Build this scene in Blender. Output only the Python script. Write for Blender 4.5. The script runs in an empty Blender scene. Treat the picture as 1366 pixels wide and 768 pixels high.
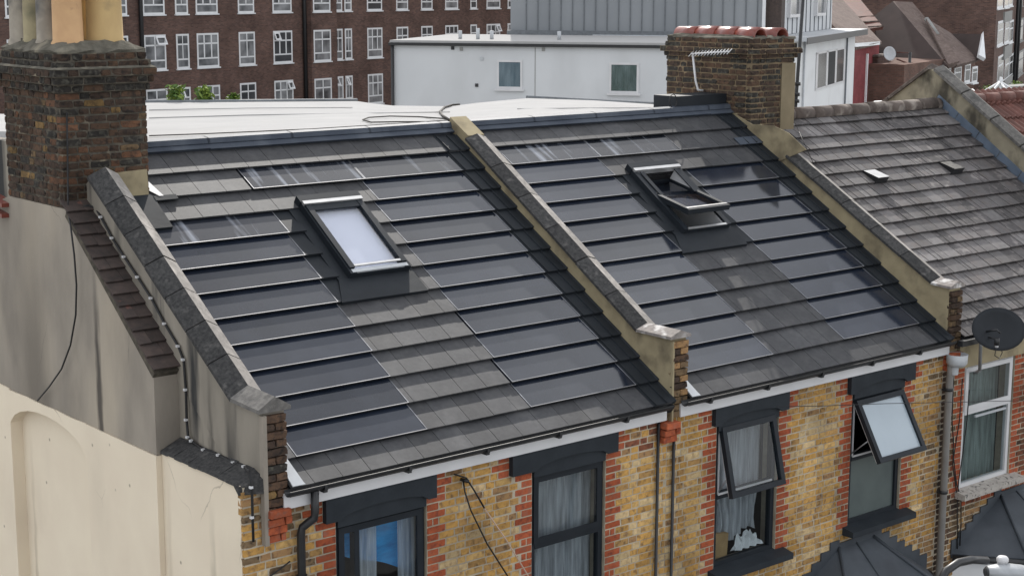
import bpy, bmesh, math, random
from mathutils import Vector, Matrix
random.seed(7)
SC = bpy.context.scene
COL = SC.collection
# ------------------------------------------------------------------ camera
CP = Vector((-12.10175, -11.74995, 4.32208))
CR = Vector((0.766089, -0.64273, 0.002221)); CU = Vector((0.114513, 0.139889, 0.983523)); CF = Vector((0.632451, 0.753212, -0.180768))
FP = 2190.82
cam = bpy.data.cameras.new('camera'); camo = bpy.data.objects.new('camera', cam); COL.objects.link(camo)
cam.sensor_width = 36; cam.lens = FP/1366*36; cam.clip_start = 0.5; cam.clip_end = 2000
camo.matrix_world = Matrix(((CR.x, CU.x, -CF.x, CP.x), (CR.y, CU.y, -CF.y, CP.y), (CR.z, CU.z, -CF.z, CP.z), (0, 0, 0, 1)))
SC.camera = camo
# ------------------------------------------------------------------ light
SUN = Vector((4.2, 5.04, 4.67)).normalized()
el = math.asin(SUN.z); azm = math.atan2(SUN.x, SUN.y)
w = bpy.data.worlds.new('World'); SC.world = w; w.use_nodes = True
nt = w.node_tree; nt.nodes.clear()
sky = nt.nodes.new('ShaderNodeTexSky'); sky.sky_type = 'NISHITA'; sky.sun_disc = False
sky.sun_elevation = el; sky.sun_rotation = azm; sky.air_density = 1.0; sky.dust_density = 1.5; sky.ozone_density = 1.0
hsv = nt.nodes.new('ShaderNodeHueSaturation'); hsv.inputs['Saturation'].default_value = 0.42
tc = nt.nodes.new('ShaderNodeTexCoord')
cn = nt.nodes.new('ShaderNodeTexNoise'); cn.inputs['Scale'].default_value = 3.2; cn.inputs['Detail'].default_value = 5
cr = nt.nodes.new('ShaderNodeMapRange'); cr.inputs['From Min'].default_value = 0.38; cr.inputs['From Max'].default_value = 0.58
mx = nt.nodes.new('ShaderNodeMix'); mx.data_type = 'RGBA'; mx.inputs['B'].default_value = (11.6, 11.8, 12.2, 1)
bg = nt.nodes.new('ShaderNodeBackground'); bg.inputs['Strength'].default_value = 0.15
ow = nt.nodes.new('ShaderNodeOutputWorld')
L = nt.links.new
L(sky.outputs[0], hsv.inputs['Color']); L(tc.outputs['Generated'], cn.inputs['Vector']); L(cn.outputs['Fac'], cr.inputs['Value'])
L(cr.outputs[0], mx.inputs['Factor']); L(hsv.outputs[0], mx.inputs['A']); L(mx.outputs['Result'], bg.inputs['Color']); L(bg.outputs[0], ow.inputs[0])
sl = bpy.data.lights.new('sun', 'SUN'); sl.energy = 4.4; sl.angle = math.radians(0.6); sl.color = (1.0, 0.955, 0.89)
so = bpy.data.objects.new('sun', sl); COL.objects.link(so); so.rotation_euler = SUN.to_track_quat('Z', 'Y').to_euler()
SC.view_settings.view_transform = 'Standard'; SC.view_settings.look = 'None'; SC.view_settings.gamma = 1
SC.view_settings.exposure = -0.12
# ------------------------------------------------------------------ picture <-> place
def ray(u, v): return CR*((u-683)/FP)+CU*((384-v)/FP)+CF
def at_x(u, v, x): d = ray(u, v); return CP+d*((x-CP.x)/d.x)
def at_y(u, v, y): d = ray(u, v); return CP+d*((y-CP.y)/d.y)
def at_z(u, v, z): d = ray(u, v); return CP+d*((z-CP.z)/d.z)
def proj(p):
    d = Vector(p)-CP; z = d.dot(CF); return 683+FP*d.dot(CR)/z, 384-FP*d.dot(CU)/z
TH = 0.60119; ct, st = math.cos(TH), math.sin(TH)
def rp(x, s, h=0): return Vector((x, s*ct-h*st, s*st+h*ct))
RM = Matrix.Rotation(TH, 4, 'X')
# ------------------------------------------------------------------ materials
def nn(t, k, **kw):
    n = t.nodes.new(k)
    for a, b in kw.items(): setattr(n, a, b)
    return n
def mat(name, c1, c2=None, scale=8, rough=0.85, bump=0.0, metal=0, spec=0.4, rnd=0.0, stretch=(1, 1, 1), c3=None, s3=1.5, t3=(.5, .65), detail=6, st3=(1, 1, 1), bscale=None, coat=0):
    m = bpy.data.materials.new(name); m.use_nodes = True; t = m.node_tree; b = t.nodes['Principled BSDF']; l = t.links.new
    b.inputs['Roughness'].default_value = rough; b.inputs['Metallic'].default_value = metal; b.inputs['Specular IOR Level'].default_value = spec
    b.inputs['Coat Weight'].default_value = coat; b.inputs['Coat Roughness'].default_value = .10
    c2 = c2 or tuple(x*0.75 for x in c1)
    g = nn(t, 'ShaderNodeNewGeometry')
    mp = nn(t, 'ShaderNodeMapping'); mp.inputs['Scale'].default_value = stretch; l(g.outputs['Position'], mp.inputs['Vector'])
    n = nn(t, 'ShaderNodeTexNoise'); n.inputs['Scale'].default_value = scale; n.inputs['Detail'].default_value = detail; l(mp.outputs[0], n.inputs['Vector'])
    r = nn(t, 'ShaderNodeMapRange'); r.inputs['From Min'].default_value = .32; r.inputs['From Max'].default_value = .68; l(n.outputs['Fac'], r.inputs['Value'])
    x = nn(t, 'ShaderNodeMix', data_type='RGBA'); x.inputs['A'].default_value = (*c1, 1); x.inputs['B'].default_value = (*c2, 1); l(r.outputs[0], x.inputs['Factor'])
    out = x.outputs['Result']
    if c3:
        mp3 = nn(t, 'ShaderNodeMapping'); mp3.inputs['Scale'].default_value = st3; mp3.inputs['Location'].default_value = (3.3, 1.7, 5.1); l(g.outputs['Position'], mp3.inputs['Vector'])
        n3 = nn(t, 'ShaderNodeTexNoise'); n3.inputs['Scale'].default_value = s3; n3.inputs['Detail'].default_value = 7; l(mp3.outputs[0], n3.inputs['Vector'])
        r3 = nn(t, 'ShaderNodeMapRange'); r3.inputs['From Min'].default_value = t3[0]; r3.inputs['From Max'].default_value = t3[1]; l(n3.outputs['Fac'], r3.inputs['Value'])
        x3 = nn(t, 'ShaderNodeMix', data_type='RGBA'); x3.inputs['B'].default_value = (*c3, 1); l(out, x3.inputs['A']); l(r3.outputs[0], x3.inputs['Factor']); out = x3.outputs['Result']
    if rnd:
        oi = nn(t, 'ShaderNodeObjectInfo'); rr = nn(t, 'ShaderNodeMapRange'); rr.inputs['To Min'].default_value = 1-rnd; rr.inputs['To Max'].default_value = 1+rnd; l(oi.outputs['Random'], rr.inputs['Value'])
        h = nn(t, 'ShaderNodeHueSaturation'); l(rr.outputs[0], h.inputs['Value']); l(out, h.inputs['Color']); out = h.outputs[0]
    l(out, b.inputs['Base Color'])
    if bump:
        nb = nn(t, 'ShaderNodeTexNoise'); nb.inputs['Scale'].default_value = bscale or scale*4; nb.inputs['Detail'].default_value = 6; l(mp.outputs[0], nb.inputs['Vector'])
        bp = nn(t, 'ShaderNodeBump'); bp.inputs['Strength'].default_value = bump; bp.inputs['Distance'].default_value = .01; l(nb.outputs['Fac'], bp.inputs['Height']); l(bp.outputs[0], b.inputs['Normal'])
    return m
def brickmat(name, c1, c2, mortar, rough=.9, sc=1.0, dark=None):
    m = bpy.data.materials.new(name); m.use_nodes = True; t = m.node_tree; b = t.nodes['Principled BSDF']; l = t.links.new
    b.inputs['Roughness'].default_value = rough; b.inputs['Specular IOR Level'].default_value = .2
    tcn = nn(t, 'ShaderNodeTexCoord'); sp = nn(t, 'ShaderNodeSeparateXYZ'); cb = nn(t, 'ShaderNodeCombineXYZ'); l(tcn.outputs['Object'], sp.inputs[0])
    ad = nn(t, 'ShaderNodeMath', operation='ADD'); l(sp.outputs[0], ad.inputs[0]); l(sp.outputs[1], ad.inputs[1]); l(ad.outputs[0], cb.inputs[0]); l(sp.outputs[2], cb.inputs[1])
    k = nn(t, 'ShaderNodeTexBrick'); k.inputs['Scale'].default_value = sc; k.inputs['Brick Width'].default_value = .225; k.inputs['Row Height'].default_value = .075
    k.inputs['Mortar Size'].default_value = .008; k.inputs['Color1'].default_value = (*c1, 1); k.inputs['Color2'].default_value = (*c2, 1); k.inputs['Mortar'].default_value = (*mortar, 1)
    l(cb.outputs[0], k.inputs['Vector'])
    n = nn(t, 'ShaderNodeTexNoise'); n.inputs['Scale'].default_value = .6; n.inputs['Detail'].default_value = 8; n.inputs['Roughness'].default_value = .7; l(tcn.outputs['Object'], n.inputs['Vector'])
    r = nn(t, 'ShaderNodeMapRange'); r.inputs['From Min'].default_value = .3; r.inputs['From Max'].default_value = .7; r.inputs['To Min'].default_value = .6; r.inputs['To Max'].default_value = 1.35; l(n.outputs['Fac'], r.inputs['Value'])
    h = nn(t, 'ShaderNodeHueSaturation'); l(k.outputs['Color'], h.inputs['Color']); l(r.outputs[0], h.inputs['Value']); l(h.outputs[0], b.inputs['Base Color'])
    return m
def glassmat(name, tint=(1, 1, 1), ior=1.5, rough=.01):
    m = bpy.data.materials.new(name); m.use_nodes = True; t = m.node_tree; t.nodes.clear(); l = t.links.new
    o = nn(t, 'ShaderNodeOutputMaterial'); mi = nn(t, 'ShaderNodeMixShader'); f = nn(t, 'ShaderNodeFresnel'); f.inputs['IOR'].default_value = ior
    tr = nn(t, 'ShaderNodeBsdfTransparent'); tr.inputs[0].default_value = (*tint, 1); gl = nn(t, 'ShaderNodeBsdfGlossy'); gl.inputs['Roughness'].default_value = rough
    nb = nn(t, 'ShaderNodeTexNoise'); nb.inputs['Scale'].default_value = 1.3; g = nn(t, 'ShaderNodeNewGeometry'); l(g.outputs['Position'], nb.inputs['Vector'])
    bp = nn(t, 'ShaderNodeBump'); bp.inputs['Strength'].default_value = .08; bp.inputs['Distance'].default_value = .05; l(nb.outputs['Fac'], bp.inputs['Height']); l(bp.outputs[0], gl.inputs['Normal'])
    bf = nn(t, 'ShaderNodeMath', operation='SUBTRACT'); bf.inputs[0].default_value = 1; l(g.outputs['Backfacing'], bf.inputs[1]); mu = nn(t, 'ShaderNodeMath', operation='MULTIPLY'); l(f.outputs[0], mu.inputs[0]); l(bf.outputs[0], mu.inputs[1])
    l(mu.outputs[0], mi.inputs[0]); l(tr.outputs[0], mi.inputs[1]); l(gl.outputs[0], mi.inputs[2]); l(mi.outputs[0], o.inputs[0])
    return m
def clothmat(name, c):
    m = bpy.data.materials.new(name); m.use_nodes = True; t = m.node_tree; t.nodes.clear(); l = t.links.new
    o = nn(t, 'ShaderNodeOutputMaterial'); a = nn(t, 'ShaderNodeMixShader'); a.inputs[0].default_value = .35; b2 = nn(t, 'ShaderNodeMixShader')
    d = nn(t, 'ShaderNodeBsdfDiffuse'); d.inputs[0].default_value = (*c, 1); tl = nn(t, 'ShaderNodeBsdfTranslucent'); tl.inputs[0].default_value = (*c, 1); tr = nn(t, 'ShaderNodeBsdfTransparent')
    g = nn(t, 'ShaderNodeNewGeometry'); n = nn(t, 'ShaderNodeTexNoise'); n.inputs['Scale'].default_value = 9; mp = nn(t, 'ShaderNodeMapping'); mp.inputs['Scale'].default_value = (3, 3, .25)
    l(g.outputs['Position'], mp.inputs[0]); l(mp.outputs[0], n.inputs['Vector']); r = nn(t, 'ShaderNodeMapRange'); r.inputs['From Min'].default_value = .3; r.inputs['From Max'].default_value = .7; r.inputs['To Min'].default_value = .05; r.inputs['To Max'].default_value = .55
    l(n.outputs['Fac'], r.inputs['Value']); l(r.outputs[0], b2.inputs[0])
    l(d.outputs[0], a.inputs[1]); l(tl.outputs[0], a.inputs[2]); l(a.outputs[0], b2.inputs[1]); l(tr.outputs[0], b2.inputs[2]); l(b2.outputs[0], o.inputs[0])
    return m
M = {}
def D(k, *a, **kw): M[k] = mat(k, *a, **kw)
D('slate', (.054, .055, .059), (.040, .041, .045), scale=22, rough=.60, bump=.12, bscale=220, rnd=.16, spec=.30, c3=(.078, .078, .080), s3=5, t3=(.5, .8))
D('pv_glass', (.010, .0145, .025), (.014, .019, .032), scale=2.0, rough=.6, spec=.02, coat=.95, rnd=.25, c3=(.022, .028, .042), s3=3.0, t3=(.45, .85), st3=(1, 1, 1), detail=3)
D('pv_dirty', (.013, .016, .022), (.018, .021, .029), scale=2.0, rough=.6, spec=.02, coat=.95, rnd=.25, c3=(.24, .26, .30), s3=2.2, t3=(.56, .74), st3=(4, .35, .35), detail=3)
D('pv_rail', (.34, .34, .35), (.22, .22, .23), scale=3, rough=.45, metal=.7)
D('pv_side', (.32, .33, .36), (.12, .125, .135), scale=4, rough=.4, metal=.5)
D('silver', (.6, .6, .6), (.5, .5, .5), rough=.35, metal=.7)
D('black_metal', (.018, .019, .021), rough=.4, spec=.5)
D('membrane', (.01, .01, .012), rough=.8)
D('lead_blue', (.045, .055, .075), (.065, .078, .10), scale=3, rough=.6, spec=.2, bump=.25, bscale=7, c3=(.11, .125, .15), s3=2, t3=(.55, .8))
D('lead_dark', (.013, .016, .020), (.020, .024, .029), scale=3, rough=.6, spec=.2, bump=.2, bscale=8)
D('lead_bay', (.045, .052, .062), (.06, .07, .082), scale=3, rough=.6, spec=.25, bump=.2, bscale=9, c3=(.095, .105, .12), s3=1.6, t3=(.5, .8))
D('roof_white', (.44, .435, .43), (.405, .402, .398), scale=1.2, rough=1, spec=0, stretch=(1, 3, 1), bump=.3, bscale=3, c3=(.42, .415, .405), s3=.9, t3=(.55, .8), st3=(1, 4, 1))
D('white_pvc', (.64, .64, .65), (.58, .58, .59), rough=.35, scale=3)
D('white_paint', (.74, .75, .76), (.68, .69, .70), scale=3, rough=.6)
D('anthracite', (.016, .020, .025), (.021, .025, .031), rough=.4, scale=6, spec=.16)
D('anth_paint', (.020, .025, .031), (.027, .033, .040), spec=.2, rough=.6, scale=5, bump=.2, bscale=30)
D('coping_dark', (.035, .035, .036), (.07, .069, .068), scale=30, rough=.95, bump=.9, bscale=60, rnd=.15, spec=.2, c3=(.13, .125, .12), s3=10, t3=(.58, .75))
D('coping_lit', (.30, .28, .26), (.22, .205, .19), scale=20, rough=.9, bump=.5, rnd=.12, c3=(.42, .39, .36), s3=7, t3=(.5, .7), spec=.2)  # right-hand coping slopes: sunlight put into the paler colour
D('coping_mid', (.115, .11, .105), (.18, .172, .16), scale=22, rough=.95, bump=.6, bscale=60, rnd=.15, spec=.2, c3=(.07, .068, .066), s3=5, t3=(.5, .7))
D('coping_pale', (.30, .27, .25), (.20, .18, .17), scale=20, rough=.9, bump=.4, c3=(.6, .58, .56), s3=9, t3=(.5, .65))
D('render_brown', (.25, .205, .135), (.19, .155, .10), scale=4, rough=.9, bump=.2, c3=(.12, .10, .07), s3=3, t3=(.5, .7), st3=(1, 1, .3), spec=.2)
D('render_cream', (.36, .305, .195), (.28, .235, .15), scale=5, rough=.9, bump=.2, c3=(.15, .125, .085), s3=3, t3=(.5, .72), spec=.2)
D('render_cement', (.32, .285, .24), (.225, .20, .17), scale=2.2, rough=.95, bump=.3, bscale=30, stretch=(1, 1, .45), c3=(.42, .365, .29), s3=1.1, t3=(.45, .75), st3=(1, 1, .4), spec=.2)
D('render_stain', (.31, .28, .235), (.21, .19, .16), scale=3, rough=.95, bump=.3, bscale=30, stretch=(1, 1, .3), c3=(.045, .045, .045), s3=2.6, t3=(.54, .66), st3=(1, 1, .13), spec=.2)
D('stain_cream', (.33, .295, .22), (.24, .215, .16), scale=4, rough=.95, bump=.4, c3=(.075, .068, .055), s3=2.6, t3=(.46, .62), st3=(1, 1, .6), spec=.1)
D('cream_paint', (.75, .66, .52), (.71, .615, .485), scale=2, rough=.8, bump=.12, bscale=12, c3=(.63, .545, .43), s3=1.0, t3=(.55, .8), st3=(1, 1, .5), spec=.25)
D('mortar', (.50, .44, .34), (.40, .35, .27), scale=14, rough=.98, bump=.5, bscale=90, c3=(.30, .25, .19), s3=2, t3=(.5, .75), spec=.1)
D('mortar_dark', (.125, .11, .088), (.055, .05, .042), scale=12, rough=.98, bump=.6, bscale=60, c3=(.24, .205, .15), s3=5, t3=(.6, .72), spec=.1)
D('mortar_tan', (.24, .185, .12), (.17, .13, .085), scale=12, rough=.98, bump=.5, bscale=60, c3=(.10, .085, .06), s3=3, t3=(.5, .7), spec=.1)
def bk(k, c1, c2, c3): D(k, c1, c2, scale=26 if k[0] == 'b' else 13, rough=.93, bump=.8, bscale=110, c3=c3, s3=19, t3=(.5, .68), rnd=.14, spec=.12)
bk('b_yel1', (.56, .325, .10), (.43, .245, .078), (.24, .145, .07)); bk('b_yel2', (.60, .39, .155), (.46, .285, .105), (.30, .19, .10))
bk('b_yel3', (.48, .29, .11), (.34, .20, .08), (.18, .11, .055)); bk('b_tan', (.62, .47, .26), (.50, .36, .19), (.36, .25, .14)); bk('b_brn', (.30, .175, .09), (.36, .22, .10), (.14, .09, .055))
bk('b_red1', (.43, .11, .048), (.31, .08, .04), (.20, .06, .04)); bk('b_red2', (.44, .12, .055), (.32, .085, .045), (.30, .12, .08)); bk('b_redbr', (.28, .11, .06), (.15, .06, .04), (.08, .045, .035))
bk('c_dark', (.055, .04, .033), (.09, .062, .046), (.03, .026, .024)); bk('c_brn', (.12, .075, .05), (.08, .052, .038), (.045, .035, .03)); bk('c_rust', (.19, .095, .055), (.11, .065, .045), (.06, .042, .034))
bk('c_ochre', (.27, .17, .07), (.15, .10, .05), (.08, .055, .035)); bk('c_blk', (.032, .030, .028), (.05, .045, .04), (.10, .095, .08)); bk('c_tan', (.22, .15, .085), (.13, .09, .055), (.06, .045, .033))
D('flaunch', (.16, .15, .125), (.09, .085, .07), scale=9, rough=1, bump=1, bscale=25, c3=(.30, .27, .21), s3=4, t3=(.55, .75), spec=.1)
D('pot_buff', (.56, .40, .19), (.46, .32, .15), scale=5, rough=.8, bump=.1, c3=(.3, .22, .12), s3=4, t3=(.6, .8), stretch=(1, 1, .5))
D('pot_orange', (.60, .38, .20), (.52, .32, .17), scale=6, rough=.8, bump=.1, c3=(.35, .2, .12), s3=6, t3=(.65, .8))
D('pot_grey', (.38, .34, .28), (.27, .24, .20), scale=7, rough=.85, bump=.1, c3=(.12, .115, .11), s3=3, t3=(.5, .72))
D('pot_moss', (.36, .31, .19), (.28, .24, .15), scale=7, rough=.85, bump=.1, c3=(.15, .14, .09), s3=3, t3=(.5, .7))
D('clay_glazed', (.20, .045, .03), (.15, .036, .026), scale=9, rough=.3, spec=.6, rnd=.2)
D('tile_brown', (.075, .055, .048), (.045, .036, .033), scale=12, rough=.9, bump=.4, rnd=.3, c3=(.17, .075, .06), s3=3.5, t3=(.70, .76))
D('ctile', (.135, .126, .125), (.10, .092, .092), scale=16, rough=.62, bump=.4, bscale=90, rnd=.26, stretch=(1, 1, 1), c3=(.115, .10, .095), s3=7, t3=(.48, .66), spec=.4)
D('ctile_pale', (.18, .17, .168), (.135, .126, .125), scale=16, rough=.65, bump=.4, bscale=90, rnd=.2, c3=(.15, .135, .13), s3=8, t3=(.52, .68), spec=.4)
D('ctile_dark', (.085, .077, .077), (.062, .056, .056), scale=16, rough=.6, bump=.4, bscale=90, rnd=.25, c3=(.17, .155, .15), s3=9, t3=(.52, .66), spec=.4)
D('ridge_clay', (.13, .105, .092), (.085, .068, .06), scale=8, rough=.95, bump=.5, rnd=.2, c3=(.24, .21, .185), s3=5, t3=(.52, .66))
D('red_tile', (.15, .062, .048), (.105, .045, .036), scale=9, rough=.75, rnd=.2, c3=(.10, .055, .045), s3=4, t3=(.5, .7))
D('brown_roof', (.155, .115, .10), (.11, .08, .07), scale=1.4, rough=.9, bump=.5, bscale=14, c3=(.20, .155, .135), s3=6, t3=(.5, .7))
D('dark_roof', (.065, .046, .042), (.048, .035, .032), scale=1.2, rough=.9, bump=.4, bscale=12)
D('w_render', (.62, .635, .65), (.56, .575, .59), scale=.35, rough=.8, c3=(.50, .51, .52), s3=.5, t3=(.5, .8), st3=(1, 1, .5))
D('w_render2', (.74, .755, .76), (.68, .69, .70), scale=.4, rough=.8, c3=(.6, .6, .6), s3=.6, t3=(.55, .8))
D('zinc', (.27, .285, .30), (.235, .25, .265), scale=.5, rough=.6, spec=.2, c3=(.31, .325, .34), s3=.6, t3=(.5, .8), st3=(1, 1, .3))
D('zinc_seam', (.18, .195, .21), rough=.5, metal=.3)
D('maroon', (.22, .045, .05), (.17, .036, .042), scale=3, rough=.8)
D('concrete', (.30, .30, .29), (.24, .24, .23), scale=3, rough=.9)
D('asphalt', (.05, .05, .052), (.06, .06, .062), scale=3, rough=.9)
D('grey_pipe', (.26, .25, .235), (.21, .20, .19), scale=5, rough=.6)
D('dish_grey', (.028, .031, .036), (.023, .026, .030), scale=4, rough=.6, spec=.15)
D('pale_grey', (.48, .50, .52), (.42, .44, .46), rough=.5)
D('galv', (.35, .36, .37), rough=.4, metal=.6)
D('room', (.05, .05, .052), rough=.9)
D('lead_light', (.15, .19, .25), (.10, .13, .175), scale=4, rough=.5, bump=.2)
D('blind', (.96, .94, .90), (.92, .90, .87), scale=2, rough=.7)
D('frosted', (.40, .47, .52), (.34, .40, .45), scale=1.5, rough=.25, spec=.7)
D('frosted_green', (.10, .125, .12), (.075, .095, .095), scale=3, rough=.25, spec=.6)
D('reflection_blue', (.02, .36, .80), (.01, .20, .50), scale=6, rough=.25, stretch=(1, 1, 3), spec=.6)  # blue window reflection put into a plain material colour
D('ply', (.42, .27, .12), (.34, .21, .09), scale=8, rough=.7)
D('leaf', (.10, .17, .03), (.06, .12, .025), scale=3, rough=.6)
D('leaf_lt', (.22, .30, .05), (.14, .21, .04), scale=3, rough=.6)
D('stone_sill', (.45, .42, .38), (.34, .31, .28), scale=14, rough=.9, bump=.5, c3=(.10, .095, .09), s3=22, t3=(.56, .64))
D('lamp_body', (.05, .055, .06), rough=.35); D('lamp_top', (.42, .44, .46), rough=.4)
D('black_cable', (.012, .012, .013), rough=.5); D('rope', (.5, .36, .28), rough=.8)
D('cables_dark', (.05, .045, .04), rough=.8)
def drip(m, y0, wd, z0, z1, dark, noise=9):
    t = m.node_tree; b = t.nodes['Principled BSDF']; src = b.inputs['Base Color'].links[0].from_socket; l = t.links.new
    g = nn(t, 'ShaderNodeNewGeometry'); sp = nn(t, 'ShaderNodeSeparateXYZ'); l(g.outputs['Position'], sp.inputs[0])
    n = nn(t, 'ShaderNodeTexNoise'); n.inputs['Scale'].default_value = noise; mp = nn(t, 'ShaderNodeMapping'); mp.inputs['Scale'].default_value = (1, 1, .25); l(g.outputs['Position'], mp.inputs[0]); l(mp.outputs[0], n.inputs['Vector'])
    def ma(op, a, bb): q = nn(t, 'ShaderNodeMath', operation=op); [l(v, q.inputs[i]) if not isinstance(v, (int, float)) else setattr(q.inputs[i], 'default_value', v) for i, v in enumerate((a, bb))]; return q.outputs[0]
    d = ma('ABSOLUTE', ma('SUBTRACT', ma('ADD', sp.outputs[1], ma('MULTIPLY', ma('SUBTRACT', n.outputs['Fac'], .5), .12)), y0), 0)
    r = nn(t, 'ShaderNodeMapRange'); r.inputs['From Min'].default_value = wd*.2; r.inputs['From Max'].default_value = wd; r.inputs['To Min'].default_value = .85; r.inputs['To Max'].default_value = 0; l(d, r.inputs['Value'])
    zz = nn(t, 'ShaderNodeMapRange'); zz.inputs['From Min'].default_value = z1; zz.inputs['From Max'].default_value = z0; l(sp.outputs[2], zz.inputs['Value'])
    f = ma('MULTIPLY', r.outputs[0], zz.outputs[0]); x = nn(t, 'ShaderNodeMix', data_type='RGBA'); l(f, x.inputs['Factor']); l(src, x.inputs['A']); x.inputs['B'].default_value = (*dark, 1); l(x.outputs['Result'], b.inputs['Base Color'])
def cracks(m, sc, col, thr=.006, lo=.52):
    t = m.node_tree; b = t.nodes['Principled BSDF']; src = b.inputs['Base Color'].links[0].from_socket; l = t.links.new
    g = nn(t, 'ShaderNodeNewGeometry'); n0 = nn(t, 'ShaderNodeTexNoise'); n0.inputs['Scale'].default_value = 2.5; n0.inputs['Detail'].default_value = 8; l(g.outputs['Position'], n0.inputs['Vector'])
    va = nn(t, 'ShaderNodeMix', data_type='VECTOR'); va.inputs['Factor'].default_value = .22; l(g.outputs['Position'], va.inputs['A']); l(n0.outputs['Color'], va.inputs['B'])
    v = nn(t, 'ShaderNodeTexVoronoi', feature='DISTANCE_TO_EDGE'); v.inputs['Scale'].default_value = sc; l(va.outputs['Result'], v.inputs['Vector'])
    r = nn(t, 'ShaderNodeMapRange'); r.inputs['From Min'].default_value = thr; r.inputs['From Max'].default_value = 0; l(v.outputs['Distance'], r.inputs['Value'])
    n = nn(t, 'ShaderNodeTexNoise'); n.inputs['Scale'].default_value = .9; l(g.outputs['Position'], n.inputs['Vector']); r2 = nn(t, 'ShaderNodeMapRange'); r2.inputs['From Min'].default_value = lo; r2.inputs['From Max'].default_value = lo+.06; l(n.outputs['Fac'], r2.inputs['Value'])
    mu = nn(t, 'ShaderNodeMath', operation='MULTIPLY'); l(r.outputs[0], mu.inputs[0]); l(r2.outputs[0], mu.inputs[1])
    x = nn(t, 'ShaderNodeMix', data_type='RGBA'); l(mu.outputs[0], x.inputs['Factor']); l(src, x.inputs['A']); x.inputs['B'].default_value = (*col, 1); l(x.outputs['Result'], b.inputs['Base Color'])
def spots(m, sc, col, thr=.12):
    t = m.node_tree; b = t.nodes['Principled BSDF']; src = b.inputs['Base Color'].links[0].from_socket; l = t.links.new
    g = nn(t, 'ShaderNodeNewGeometry'); v = nn(t, 'ShaderNodeTexVoronoi'); v.inputs['Scale'].default_value = sc; l(g.outputs['Position'], v.inputs['Vector'])
    r = nn(t, 'ShaderNodeMapRange'); r.inputs['From Min'].default_value = thr; r.inputs['From Max'].default_value = thr*.4; l(v.outputs['Distance'], r.inputs['Value'])
    x = nn(t, 'ShaderNodeMix', data_type='RGBA'); l(r.outputs[0], x.inputs['Factor']); l(src, x.inputs['A']); x.inputs['B'].default_value = (*col, 1); l(x.outputs['Result'], b.inputs['Base Color'])
cracks(M['cream_paint'], .9, (.44, .375, .29), .006, .55); spots(M['cream_paint'], 2.6, (.34, .29, .22), .06); drip(M['cream_paint'], 1.42, .05, -2.5, .2, (.46, .39, .29), 14); drip(M['cream_paint'], 4.62, .05, -2.5, -.3, (.42, .36, .27), 12); drip(M['cream_paint'], .62, .06, -.9, -.1, (.50, .44, .34), 14)
cracks(M['render_cement'], 1.3, (.16, .14, .12), .005, .55)
drip(M['render_stain'], .95, .06, -.2, 1.3, (.04, .038, .035), 11); drip(M['render_stain'], .62, .10, -.2, 1.1, (.05, .047, .043), 8)
drip(M['render_cement'], 2.66, .075, .9, 1.9, (.05, .045, .042)); drip(M['render_cement'], 4.15, .45, .3, 2.6, (.17, .15, .125), 4)
def big(m, sc, lo, hi, thr=(.35, .65)):
    t = m.node_tree; b = t.nodes['Principled BSDF']; src = b.inputs['Base Color'].links[0].from_socket; l = t.links.new
    g = nn(t, 'ShaderNodeNewGeometry'); n = nn(t, 'ShaderNodeTexNoise'); n.inputs['Scale'].default_value = sc; n.inputs['Detail'].default_value = 5; l(g.outputs['Position'], n.inputs['Vector'])
    r = nn(t, 'ShaderNodeMapRange'); r.inputs['From Min'].default_value = thr[0]; r.inputs['From Max'].default_value = thr[1]; r.inputs['To Min'].default_value = lo; r.inputs['To Max'].default_value = hi; l(n.outputs['Fac'], r.inputs['Value'])
    h = nn(t, 'ShaderNodeHueSaturation'); l(src, h.inputs['Color']); l(r.outputs[0], h.inputs['Value']); l(h.outputs[0], b.inputs['Base Color'])
for k_ in list(M):
    if k_[:2] in ('b_', 'c_') or k_ == 'mortar': big(M[k_], 1.5, .72, 1.12)
for k_ in ('ctile', 'ctile_pale', 'ctile_dark'): big(M[k_], 1.1, .66, 1.15)
big(M['slate'], 1.3, .82, 1.15)
M['glass'] = glassmat('window_glass', (.82, .85, .86)); M['glass_sky'] = glassmat('roof_glass', (.86, .88, .93), 1.7)
M['glass_dark'] = mat('far_glass_dark', (.045, .05, .055), (.08, .085, .09), scale=.8, rough=.15, spec=.5, detail=2); M['glass_far'] = mat('far_glass', (.06, .065, .07), (.30, .31, .32), scale=1.1, rough=.12, spec=.6, detail=2)
M['net'] = clothmat('net_curtain', (.78, .80, .84)); M['curtain_col'] = clothmat('green_curtain', (.50, .58, .54)); M['curtain_blue'] = clothmat('blue_curtain', (.42, .55, .64))
M['bb1'] = brickmat('far_brick', (.15, .088, .07), (.085, .052, .045), (.13, .10, .088)); M['bb2'] = brickmat('far_brick_red', (.155, .085, .065), (.11, .065, .052), (.12, .095, .08))
M['bb3'] = brickmat('far_brick_maroon', (.24, .055, .06), (.19, .045, .05), (.17, .06, .06))
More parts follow.
